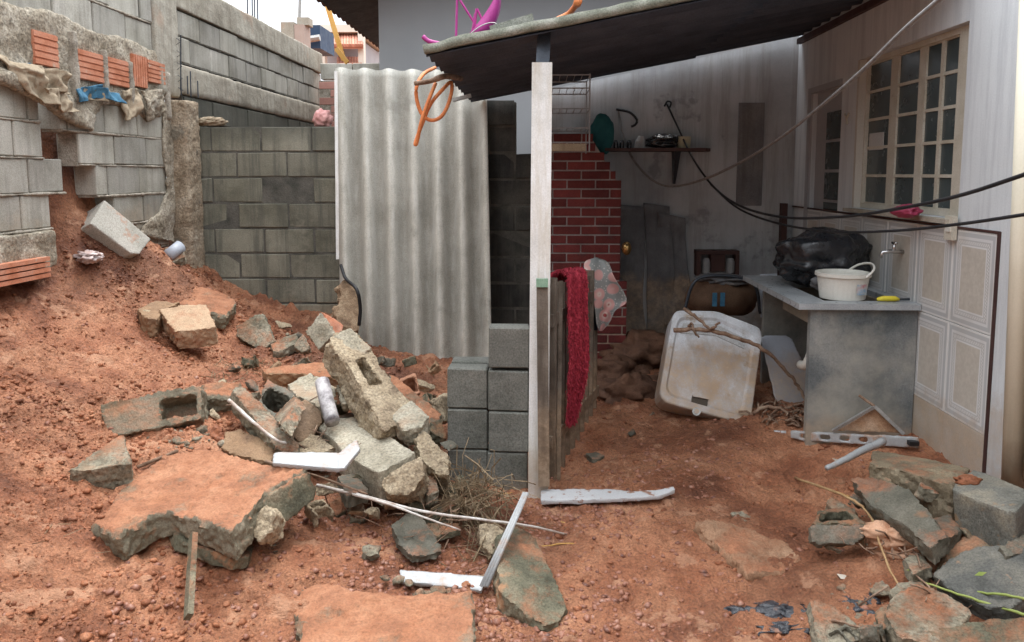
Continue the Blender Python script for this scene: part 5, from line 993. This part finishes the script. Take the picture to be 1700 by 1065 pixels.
for i, (poly, Y, m_, lb) in enumerate([([(632,660),(668,655),(680,672),(650,685)], 3.85, moss, 'dark stone wedged beneath the leaning column'), ([(555,655),(575,650),(590,668),(560,672)], 3.8, moss, 'stone beside the silvery stump'), ([(560,690),(590,680),(605,700),(570,706)], 3.75, darkconc, 'dark rubble under the light grey slab edge'), ([(735,660),(752,650),(758,700),(738,700)],4.0,crumb,'rubble lump beside the new block stack'),([(715,700),(738,690),(742,730),(722,722)],3.7,moss,'mossy lump between mortar chunk and stack')]):
    ch(lb, poly, ((poly[0][0], poly[0][1], Y), (poly[1][0], poly[1][1], Y + .08), (poly[3][0], poly[3][1], Y - .05)), m_, th=.1, vox=.011, er=1, chips=.02)
# blocks on the mud slope
cm = chunk('concrete_block', 'clean grey block tumbled on the mud slope under the broken wall', 'block', [([(174,331),(251,396),(233,420),(219,421),(150,370)],0,.17)], ((174,331,4.86),(251,396,5.05),(150,370,4.66)), M('block_tumbled', [(.30,.285,.24),(.38,.36,.31),(.44,.41,.36)], 4, .9, .6, 90, .004, speck=.5, spots=(7,.6,(.38,.22,.15),.7)), vox=.010, er=.3, amp=.0015, seed=5)
ch('block with a yellowish mud face jutting from the slope', [(262,512),(300,506),(343,504),(358,541),(325,547),(291,550)], ((262,512,4.62),(343,504,4.7),(325,548,4.42)), M('ochre_block', [(.36,.24,.15),(.44,.31,.20),(.36,.20,.12)], 10, .85, .7, 60, .006, speck=.5), 'buried_block', 'block', th=.13, vox=.011)
ch('brown end of a buried block left of the yellowish one', [(228,512),(258,498),(300,500),(275,512),(262,530),(245,528)], ((228,512,4.6),(300,500,4.85),(250,528,4.5)), M('mudbrown'  , [(0,0,0)]), 'buried_block', 'block', th=.12, vox=.011)
ch('mud covered flat slab on the slope ending above a dark hollow', [([(205,478),(300,465),(388,495),(393,504),(375,528),(345,520),(340,510),(262,502),(215,496)],0,.09)], ((205,478,4.95),(300,465,5.3),(380,520,5.0)), concmud, 'buried_slab', 'block', vox=.011)
ch('short ochre stick of broken block at the upper slope by the pillar', [(270,410),(300,405),(308,425),(285,435)], ((270,410,5.5),(300,405,5.55),(285,435,5.4)), conc, th=.08, vox=.011)
tagit(MB().tube([W(278,425,5.4), W(300,408,5.5)], .045, 14).go('pipe', greyplastic, None, True), 'short grey pipe stub in the slope at the pillar foot', 'pipe')
tagit(blob('plastic_bag', gpt(144, 428, .02), (.10,.07,.035), .5, 2.4, M('pink_film', [(.45,.30,.26),(.62,.54,.52)], 14, .3, .4, 30, .01, speck=0, spec=.6), 151, 4, ridge=True, rotz=-.5), 'crumpled translucent pinkish plastic bag on the upper mud slope', 'plastic bag')
# bottom of near wall: protruding rusty hollow brick
mb = MB(); a = W(0,448,3.95); b = W(44,440,4.25)
for k in range(4): mb.bar((LX+.03, 3.6, a[2]-.06+.03*k), (LX+.03, 4.24, a[2]-.06+.03*k), .06 if k % 2 else .055, .022)
tagit(mb.go('hollow_brick', terra), 'ribbed orange brick end sticking out under the left wall at the picture edge', 'brick')

# ---------------- metal pieces, rods, stakes ----------------
def angle(nm, lb, cat, quads, pl, th, mat=whitemet):
    t = thing(nm, lb, cat, W(*pl[0]))
    for q, nm2 in quads: chunk(nm2, None, None, [(q, 0, th)], pl, mat, vox=.006, er=.15, amp=.0006, parent=t)
    return t
angle('metal_channel', 'bright white bent metal channel lying over the rubble left of the light block', 'metal channel', [([(453,752),(462,749),(560,750),(566,755),(560,778),(452,768)], 'long_arm'), ([(560,752),(592,727),(598,744),(572,776),(558,778)], 'short_arm')], ((452,760,3.02),(560,752,3.04),(556,778,2.94)), .02)
angle('metal_channel', 'white L shaped metal channel foot lying on the front mud', 'metal channel', [([(663,944),(806,955),(800,980),(664,964)], 'foot')], ((663,944,2.76),(806,955,2.74),(800,980,2.68)), .02)
mt = MB(); a = W(803,974,2.70); b = W(873,818,2.98)
for dx in (-.011, 0, .011): mt.tube([a + (dx,0,0), b + (dx*.6,0,0)], .0075, 6)
tagit(mt.go('ribbed_strip', whitemet, None, True), 'ribbed white strip rising from the L shaped foot', 'metal strip')
wp = flat('painted_plank', 'flaking white painted plank lying in the mud at the foot of the post', 'plank', [(898,812),(940,810),(1010,811),(1060,814),(1090,812),(1118,806),(1121,812),(1095,822),(1040,826),(970,829),(898,830)], ((898,812,3.52),(1118,806,3.52),(970,829,3.40)), .022, whitemet2, vox=.006, er=.8)
rod_m = M('dirty_white_rod', [(.30,.20,.15),(.50,.45,.40),(.62,.60,.57)], 18, .6, .3, 80, .001, speck=.3)
stick('long thin whitish rod running across the centre of the rubble', [(526,805,3.10),(600,822,3.05),(700,848,2.98),(800,862,2.98),(880,873,3.0),(942,890,0)], .007, rod_m, 'rod', 'rod')
stick('rusty thin bar above the long whitish rod', [(440,765,3.1),(540,795,3.04),(610,820,3.0)], .007, bark, 'rod', 'rod')
stick('second whitish rod branching to the lower right', [(545,810,3.07),(640,835,3.0),(700,857,2.96),(765,880,2.95)], .006, rod_m, 'rod', 'rod')
stick('pale rod leaning on the diagonal block piece', [(380,664,3.5),(420,700,3.38),(455,728,3.28),(475,735,3.2)], .009, rod_m, 'rod', 'rod')
tagit(MB().bar(W(321,888,2.62), W(313,1024,2.33), .032, .02, (0,1,.2)).go('stake', moss), 'mossy wooden stake leaning against the big slab front', 'stake')
# roots
for i, pts in enumerate([[(820,858,0),(880,856,0),(920,863,0),(972,879,0)],[(898,910,0),(950,904,0),(985,925,0),(1010,952,0),(1024,962,0)],[(1003,958,0),(1018,942,0),(1045,932,0)],[(1003,915,0),(1004,955,0)],[(800,820,0),(840,822,0),(862,816,0)],[(1320,795,0),(1370,810,0),(1420,830,0)]]):
    stick(['thin yellow root crossing behind the ribbed white strip','longer yellow root curling over the mud beside the mossy block','short yellow root crossing the end of the curling one','tiny upright yellow rootlet beside the curling root','pale rootlet before the block stack','thin yellow root before the broken slab on the right'][i], pts, .0035, root_m, 'root', 'root', 'yellow roots on the mud')
# straw clump
cc = W(782, 830, 3.22); VV = MB(); g = np.random.default_rng(12)
for k in range(330):
    a = cc + g.normal(0, 1, 3) * (.06,.07,.05); d = g.normal(0, 1, 3) * (1,1,.8) ; d /= np.linalg.norm(d); L = g.uniform(.05,.20); mid = a + d*L*.5 + g.normal(0,.012,3)
    VV.tube([a, mid, a + d*L + g.normal(0,.01,3) + (0,0,-.02)], g.uniform(.0012,.0028), 3, False)
for k in range(9): a = cc + g.normal(0,.04,3); VV.tube([a, a + (g.uniform(-.02,.06), 0, g.uniform(.12,.22))], .002, 4, False)
tagit(VV.go('straw_clump', straw), 'clump of dry grass and straw before the new block stack', 'dry grass', None, 'stuff')
VV = MB()
for k in range(60): a = gpt(g.uniform(770,870), g.uniform(880,980), .0); VV.tube([a, a + g.normal(0,1,3) * (.05,.05,.02) + (0,0,.03), a + g.normal(0,1,3) * (.08,.08,.01) + (0,0,.01)], .0018, 3, False)
for k in range(220): a = gpt(g.uniform(350,520), g.uniform(600,640), .0); VV.tube([a, a + g.normal(0,1,3) * (.04,.04,.015) + (0,0,.015)], .0018, 3, False)
for k in range(260): a = gpt(g.uniform(0,1600), g.uniform(560,1060), .004); VV.tube([a, a + g.normal(0,1,3) * (.03,.03,.004)], .0012, 3, False)
tagit(VV.go('straw', straw), 'loose bits of straw and rootlets scattered over the mud', 'straw', None, 'stuff')
# ---------------- right rubble ----------------
ch('long upper block of the fallen course at the foot of the tiled wall', [([(1450,746),(1500,752),(1612,776),(1586,804),(1530,790),(1442,768)],0,.19)], ((1450,746,3.44),(1612,776,3.17),(1442,768,3.24)), M('wet_brown_block', [(.13,.10,.065),(.23,.185,.12),(.30,.235,.15)], 5, .7, .7, 60, .008, speck=.5, mudtop=.35), 'fallen_course', vox=.010, seed=3, chips=.015)
ch('broken grey slab sloping below the fallen course', [(1412,792),(1450,790),(1510,812),(1572,880),(1545,908),(1500,870),(1440,835)], ((1412,792,3.18),(1520,810,2.98),(1545,905,2.64)), darkconc, 'broken_slab', th=.08, vox=.010, chips=.02, er=.9)
ch('big wet grey block standing at the foot of the downpipe', [(1580,812),(1590,795),(1616,777),(1660,792),(1712,815),(1700,835),(1684,851),(1630,832)], ((1580,812,2.88),(1616,777,3.06),(1684,851,2.64)), M('wet_block', [(.10,.10,.085),(.17,.165,.14),(.27,.24,.18)], 5, .6, .6, 70, .006, speck=.6, spots=(8,.6,(.30,.18,.09),.7)), 'concrete_block', 'block', th=.2, vox=.010, er=.3, seed=8)
tagit(blob('mud_lump', W(1608, 797, 2.94), (.045,.035,.018), .4, 2.5, clod, 161, 3), 'lump of dried mud on top of the big wet block', 'mud lump')
ch('hollow grey block lying half sunk in the mud with its cell open upward', hollow([(1360,846),(1404,838),(1438,868),(1346,868)], 0, 1, .24, .09), ((1346,868,2.95),(1404,838,3.09),(1438,868,2.93)), moss, 'hollow_block', 'block', vox=.008)
ch('grey front side of the sunken hollow block', [(1344,869),(1438,870),(1440,888),(1425,900),(1360,905),(1345,898)], ((1344,869,2.95),(1438,870,2.93),(1360,905,2.90)), darkconc, th=.05, vox=.008)
ch('small grey slab behind the sunken hollow block', [(1370,832),(1380,823),(1424,848),(1415,862),(1385,850)], ((1370,832,3.15),(1380,823,3.18),(1415,862,3.04)), conc, th=.05, vox=.008)
ch('large charred grey block piece in the right corner', [(1548,950),(1575,925),(1620,905),(1712,900),(1712,985),(1680,1005),(1640,1008),(1590,985)], ((1548,950,2.62),(1650,902,2.66),(1640,1008,2.42)), M('charred', [(.045,.045,.04),(.10,.10,.09),(.2,.185,.15)], 4, .8, .8, 60, .007, speck=.5, spots=(9,.64,(.4,.24,.14),.7)), th=.15, vox=.009, er=.8)
ch('broken standing fragment above the charred block piece', [(1548,948),(1556,925),(1600,888),(1628,882),(1650,912),(1610,920),(1565,955)], ((1548,945,2.7),(1620,884,2.8),(1565,955,2.66)), moss, th=.08, vox=.009, chips=.02, er=.9)
ch('pale grey block in the front right rubble beneath the green stalks', [(1468,1020),(1480,990),(1520,965),(1565,980),(1612,1008),(1600,1045),(1540,1070),(1490,1055)], ((1468,1020,2.40),(1530,965,2.55),(1590,1050,2.34)), conc, th=.12, vox=.009)
ch('small grey slab behind the pale block in the front right rubble', [(1472,985),(1490,965),(1532,962),(1540,975),(1500,1000)], ((1472,985,2.58),(1520,960,2.64),(1500,1000,2.52)), conc, th=.06, vox=.009)
ch('triangular grey plate standing at the bottom edge right of centre', [(1346,1000),(1358,994),(1400,1015),(1448,1055),(1450,1110),(1362,1110)], ((1346,1000,2.52),(1400,1015,2.5),(1400,1100,2.3)), conc, 'broken_plate', th=.05, vox=.008)
ch('long grey slab along the bottom right corner', [(1540,1048),(1620,1030),(1712,1020),(1712,1120),(1540,1120)], ((1540,1048,2.34),(1700,1025,2.36),(1600,1110,2.22)), moss, th=.08, vox=.009)
ch('mud coloured flat slab sunk in the ground right of centre', [(1152,866),(1180,862),(1215,866),(1235,876),(1310,905),(1332,930),(1300,952),(1240,958),(1222,940),(1190,905),(1166,885)], ((1152,866,3.18),(1215,864,3.2),(1240,956,2.84)), M('slab_mud', [(.30,.17,.10),(.36,.21,.125),(.28,.20,.13)], 5, .8, .8, 50, .01, speck=.4, mudtop=.5), 'sunken_slab', th=.05, vox=.009, er=.8)
ch('thin pale plate sunk behind the flat slab right of centre', [(1212,848),(1230,845),(1255,860),(1240,868)], ((1212,848,3.35),(1230,845,3.38),(1240,868,3.25)), conc, 'broken_plate', th=.02, vox=.008)
ch('dark flat stone on the mud behind the white plank', [(972,752),(990,748),(1006,755),(985,763)], ((972,752,3.98),(1006,753,3.98),(985,763,3.9)), darkconc, 'stone', 'stone', th=.03, vox=.008)
EX = [('thin grey slab leaning behind the big light slab', [(600,668),(622,655),(640,690),(618,702)], (3.82,3.9,3.7), conc), ('grey sliver between the diagonal piece and the hollow block', [(455,690),(485,655),(492,660),(468,712)], (3.6,3.7,3.5), conc),
 ('pale shard beside the stump', [(560,640),(574,634),(580,668),(566,672)], (3.8,3.82,3.7), conclight), ('dark block end under the big light slab', [(560,790),(590,782),(612,812),(575,822)], (3.2,3.28,3.1), darkconc),
 ('shard standing beside the mortar mass', [(705,790),(722,784),(730,812),(712,820)], (3.3,3.35,3.2), conc), ('angular grey block between the sloping slab and the charred one', [(1545,860),(1578,850),(1596,880),(1560,905)], (2.9,2.95,2.8), darkconc),
 ('flat grey shard before the charred block', [(1500,925),(1530,915),(1548,940),(1515,952)], (2.72,2.76,2.66), conc), ('dark angular piece at the far right edge under the big wet block', [(1655,905),(1712,880),(1712,915),(1670,925)], (2.62,2.66,2.58), darkconc),
 ('small broken slab between the black film and the pale block', [(1450,1010),(1475,1000),(1482,1035),(1458,1050)], (2.5,2.53,2.4), moss), ('grey shard on top of the fallen course', [(1530,790),(1565,800),(1558,815),(1525,806)], (3.12,3.1,3.0), conc)]
for lb, poly, (ya, yb, yc), m_ in EX: ch(lb, poly, ((poly[0][0], poly[0][1], ya), (poly[1][0], poly[1][1], yb), (poly[2][0], poly[2][1], yc)), m_, th=.06, chips=.01, er=.8)
# angular fragments wedged into the heaps
def frag(px, py, Y, r, m_, seed, nm, lb, grp):
    g = np.random.default_rng(seed); bm = bmesh.new(); D = np.array([1, g.uniform(.5,.9), g.uniform(.25,.5)])
    rot = np.array(Euler((g.uniform(-.7,.7), g.uniform(-.7,.7), g.uniform(0,6.28))).to_matrix())
    if g.random() < .45:      # half of a hollow block
        for a, b in (((-1,-1,-.5),(1,-.7,.5)), ((-1,.7,-.5),(1,1,.5)), ((-1,-1,-.5),(-.7,1,.5)), ((-.1,-1,-.5),(.15,1,.5))):
            q = bmesh.ops.create_cube(bm, size=1)['verts']
            for v in q: v.co = Vector(rot @ (np.array([(a[k]+b[k])/2 + v.co[k]*(b[k]-a[k]) for k in range(3)]) * r * (.95,.7,.9)))
    else:
        for k in range(11): p = g.uniform(-1,1,3); p /= max(abs(p)); bm.verts.new(rot @ (p * D * r))
        h = bmesh.ops.convex_hull(bm, input=bm.verts[:]); bmesh.ops.delete(bm, geom=[v for v in bm.verts if not v.link_faces], context='VERTS')
    bmesh.ops.translate(bm, verts=bm.verts[:], vec=Vector(W(px, py, Y)))
    V, Fq = roughen(bm, .0075, .6, .004, 14, seed, 1, 0, rot[:, 2], .006)
    o = mk(nm, V, Fq, m_, None, True); o.data.set_sharp_from_angle(angle=R(33)); tagit(o, lb, 'rubble', grp)
LL = 'angular piece of broken block wedged in the heap left of the new block stack'; LR = 'angular piece of broken block in the heap at the right edge'
for i, (px, py, Y, r) in enumerate([(420,655,3.95,.07),(420,640,4.2,.06),(452,712,3.75,.05),(415,690,3.7,.06),(520,690,3.85,.07),(575,655,4.0,.06),(600,670,4.0,.06),(590,700,3.85,.07),(545,645,4.1,.07),(630,655,4.05,.06),
   (505,745,3.5,.06),(560,735,3.6,.06),(600,800,3.25,.07),(545,810,3.2,.06),(650,830,3.2,.06),(720,815,3.3,.07),(745,745,3.55,.06),(715,665,4.1,.06),(360,690,3.7,.05),(400,735,3.45,.06),(330,715,3.5,.05),(655,800,3.35,.07),(690,835,3.2,.05),(620,850,3.1,.05),(590,850,3.1,.04),(470,665,3.9,.06),(385,615,4.4,.08),(415,600,4.5,.07),(360,640,4.15,.07),(450,615,4.35,.08),(500,605,4.5,.07),(640,600,4.75,.07),(680,600,4.8,.07),(705,640,4.5,.08),(720,610,4.9,.06),(525,625,4.3,.07),(400,790,3.2,.05),(480,800,3.15,.06),(530,850,3.05,.07),(620,790,3.35,.08),(660,745,3.6,.07),(725,760,3.5,.06),(765,800,3.35,.05),(650,670,3.95,.07),(540,700,3.75,.06)]):
    frag(px, py, Y, r * .85, [conc, darkconc, moss, crumb, MATS['mudbrown']][i % 5], 300 + i, 'block_fragment', LL, 'fragments in the left heap')
for i, (px, py, Y, r) in enumerate([(1560,880,2.95,.06),(1430,835,3.2,.05),(1610,895,2.8,.06),(1530,960,2.7,.06),(1460,975,2.68,.05),(1640,1015,2.5,.07),(1690,890,2.75,.06),(1500,830,3.2,.05),(1590,960,2.62,.06),(1450,1050,2.4,.06),(1550,1035,2.45,.06),(1400,1060,2.4,.05),(1385,905,2.95,.04)]):
    frag(px, py, Y, r * .85, [conc, darkconc, moss, darkconc][i % 4], 340 + i, 'block_fragment', LR, 'fragments in the right heap')
for i, (px, py, Y, r) in enumerate([(420,545,5.2,.07),(470,540,5.5,.08),(500,560,5.2,.06),(585,570,5.0,.07),(610,600,4.9,.06),(560,560,5.3,.07),(370,520,5.5,.06),(240,520,4.6,.05),(300,555,4.5,.05)]):
    frag(px, py, Y, r * .85, [conc, crumb, darkconc][i % 3], 360 + i, 'block_fragment', 'broken block piece in the rubble before the rear wall', 'fragments before the rear wall')
for i, (px, py, r) in enumerate([(1255,705,.035),(1290,715,.03),(1225,722,.03),(1345,720,.04),(1370,745,.035),(1080,690,.04),(1120,735,.03),(1200,760,.025),(1330,760,.03),(1050,720,.03),(1010,700,.04),(1290,790,.025),(1190,800,.02),(1060,800,.02),(1100,670,.04)]):
    q = gpt(px, py); frag(px, py, float(q[1]), r, [darkconc, M('wet_earth_lump', [(.14,.05,.025),(.24,.09,.045)], 9, .8, .6, 80, .006, speck=.5), oldwood][i % 3], 400 + i, 'debris_piece', 'small muddy piece of debris on the floor under the carport roof', 'debris under the carport')
# dark lumps behind the gate
for i, (px, py, Y, r_, lb) in enumerate(((1010,618,5.2,.13,'brown rounded block lump at the foot of the barbecue'),(1040,655,4.85,.15,'muddy block behind the gate end'),(1075,590,5.5,.2,'dark heap of rubble against the rear wall'),(1065,640,5.2,.14,'dark brown lump right of the muddy block'))):
    q = W(px, py, Y); tagit(blob('rubble_lump', q, (r_*1.3, r_, r_*.75), .42, 2.8, M('dark_brown_mud', [(.08,.04,.025),(.17,.085,.05)], 6, .8, .8, 50, .01, speck=.4), 171+i, 4), lb, 'rubble')
# cloth, foil, plants
for i, (px, py, a_, b_, rz_) in enumerate(((1500,915,.10,.06,-.6),(1522,905,.08,.05,-.9),(1488,890,.11,.05,-.4))):
    tagit(blob('rag', W(px, py, 2.88) , (a_,b_,.045), .45, 2.2, pinkcloth, 181+i, 4, ridge=True, rotz=rz_), ['salmon muddy rag, the middle fold between the right hand blocks','salmon rag fold nearest the charred block','salmon rag fold highest up beside the sloping slab'][i], 'rag', 'salmon rag folds')
for i, (px, py, a_, b_, rz_) in enumerate(((1290,1020,.12,.05,.2),(1345,1025,.10,.05,-.3),(1235,1018,.07,.03,0),(1420,1010,.07,.05,-.8),(1448,1000,.05,.03,1.2),(1300,1050,.1,.04,.1))):
    tagit(blob('plastic_film', gpt(px, py, -.006), (a_,b_,.020), .5, 1.9, M('black_film', [(.012,.014,.02),(.05,.055,.065)], 12, .3, .6, 30, .02, speck=0, spec=.6, spots=(9,.57,(.26,.12,.07),.8)), 191+i, 4, ridge=True, rotz=rz_), ['scrap of black film lying widest at the bottom right of the yard', 'black film scrap beside the triangular grey plate', 'small leftmost black film scrap on the mud', 'black film scrap between triangular plate and pale block', 'black film scrap standing up beside the pale block', 'lowest black film scrap cut near the bottom edge'][i], 'plastic film', 'black film scraps')
stick('long brown reed bending through the right rubble', [(1320,797,0),(1400,822,3.15),(1440,850,3.0),(1460,900,2.85),(1480,950,2.7),(1512,1010,2.5)], .006, M('reed', [(.30,.17,.08),(.45,.30,.15)], 20, .7, 0, 1, 0, speck=.2), 'reed', 'reed')
stick('green yellow stalk reaching from the right edge over the rubble', [(1712,1022,2.35),(1660,1008,2.42),(1590,985,2.5),(1530,965,2.62)], .0055, grass_g, 'stalk', 'plant stalk')
stick('upper green yellow stalk at the right edge', [(1712,995,2.4),(1650,985,2.46),(1592,980,2.54)], .005, grass_g, 'stalk', 'plant stalk')
stick('brown twig lying across the front right blocks', [(1380,1030,2.45),(1440,1045,2.42),(1490,1065,2.36)], .005, bark, 'twig', 'twig')
stick('short dark twig on the pale block at the bottom right', [(1500,1000,2.5),(1530,998,2.48),(1570,1000,2.46)], .006, bark, 'twig', 'twig')
for i, (px, py, rz_) in enumerate(((1518,946,0),(1628,952,.4),(1688,965,-.5),(1660,1012,.8),(1602,998,-1))):
    q = W(px, py, 2.52 if i else 2.66); dx = np.array([math.cos(rz_)*.028, math.sin(rz_)*.028, 0]); dy = np.array([-math.sin(rz_)*.006, math.cos(rz_)*.006, .004])
    tagit(MB().add([q-dx, q+dy, q+dx, q-dy, q-dx-(0,0,.001), q+dy-(0,0,.001), q+dx-(0,0,.001), q-dy-(0,0,.001)], [(0,3,2,1),(4,5,6,7),(0,1,5,4),(1,2,6,5),(2,3,7,6),(3,0,4,7)]).go('leaf', grass_g), 'small fallen yellow green leaf on the right hand rubble', 'leaf', 'fallen leaves')
for i, (px, py) in enumerate(((1405,958),(1378,905),(1392,768),(1318,920))):
    q = gpt(px, py, .012); tagit(sheet('paper_scrap', '', '', [q+(-.03,.012,.004), q+(.025,.016,0), q+(.03,-.012,.004), q+(-.022,-.01,0)], offwhite, .001, None, .006, 20), ['white paper scrap in the mud before the right rubble','small white scrap below the sunken hollow block','white scrap beneath the tube end','tiny pale scrap on the mud'][i], 'scrap')
tw2 = MB(); g = np.random.default_rng(44)
for cx, cy, Y, n_ in ((430,690,3.75,34),(610,665,3.9,22),(560,735,3.5,20),(590,840,3.2,26),(480,760,3.4,18),(740,860,3.1,24),(1480,900,2.85,20),(1530,1000,2.55,16)):
    for k in range(n_): a = W(cx, cy, Y) + g.normal(0, 1, 3) * (.09,.07,.03); d = g.normal(0, 1, 3) * (1,1,.45); d /= np.linalg.norm(d); L = g.uniform(.04,.15); tw2.tube([a, a + d*L*.5 + g.normal(0,.006,3), a + d*L], g.uniform(.0015,.004), 5)
tagit(tw2.go('twigs', bark, None, True), 'dark broken twigs and roots caught between the rubble pieces', 'twigs', None, 'stuff')
# broken grey chips among the rubble
g = np.random.default_rng(21); P = []; r = []
for (cx, cy, sx, sy, n_) in ((560,740,90,60,420),(440,760,60,40,200),(680,850,70,40,260),(700,1000,60,12,90),(420,900,50,25,120),(1500,860,90,50,260),(1600,960,80,60,220),(300,730,60,20,90),(470,570,50,20,110),(1420,1010,60,30,80)):
    for k in range(n_): q = gpt(cx + g.normal(0, .5) * sx, cy + g.normal(0, .5) * sy, .002); P.append(q); r.append(.004 + .018 * g.random() ** 3)
scatter('concrete_chips', np.array(P), np.array(r), conc, 'small broken chips of grey concrete strewn among the rubble', 'rubble', 1, .7, 9, .35)
# ---------------- clods and gravel over the ground ----------------
g = np.random.default_rng(5)
def field(n, f, rlo, rhi, pw=3):
    X = g.uniform(-3, 2, n); Y = g.uniform(2, 6, n); k = f(X, Y) > g.random(n); X, Y = X[k], Y[k]; r = rlo + (rhi - rlo) * g.random(len(X)) ** pw
    return np.c_[X, Y, gz(X, Y) - r * .15], r
cl = lambda X, Y: np.clip(.14 + .66 * sstep(-.6, -1.6, X) + .0 * Y, 0, 1) * (.25 + .75 * (vn(np.c_[X, Y, X*0], 3.5, 77) > -.1)) * np.where((X < -2.83), 0, 1)
P, r = field(110000, cl, .0030, .0165, 5); scatter('soil_clods', P, r, clod, 'crumbs and clods of red soil over the mud slope', 'soil', 1, .7, 3, .42)
def gr(X, Y):
    d = 0 * X
    for cx, cy, s, a in ((820,1020,.30,1.0),(640,900,.30,.9),(560,1010,.22,.5),(370,1000,.3,.35),(620,1000,.25,.8),(960,850,.25,.55),(1050,1000,.4,.2),(880,1040,.25,1.0),(700,940,.2,1),(330,890,.2,.3),(1120,780,.3,.35),(980,1010,.16,.8),(280,1040,.25,.3)):
        q = gpt(cx, cy); d = np.maximum(d, a * np.exp(-((X-q[0])**2 + (Y-q[1])**2) / (2*s*s*.45)))
    return np.clip(d * (.45 + .75 * (vn(np.c_[X, Y, X*0], 6, 5) > -.25)) + .018, 0, 1)
P, r = field(90000, gr, .003, .0175, 2.6); scatter('gravel', P, r, peb, 'reddish wet gravel and pebbles strewn over the front of the yard', 'gravel', 1, .7, 4, .34)
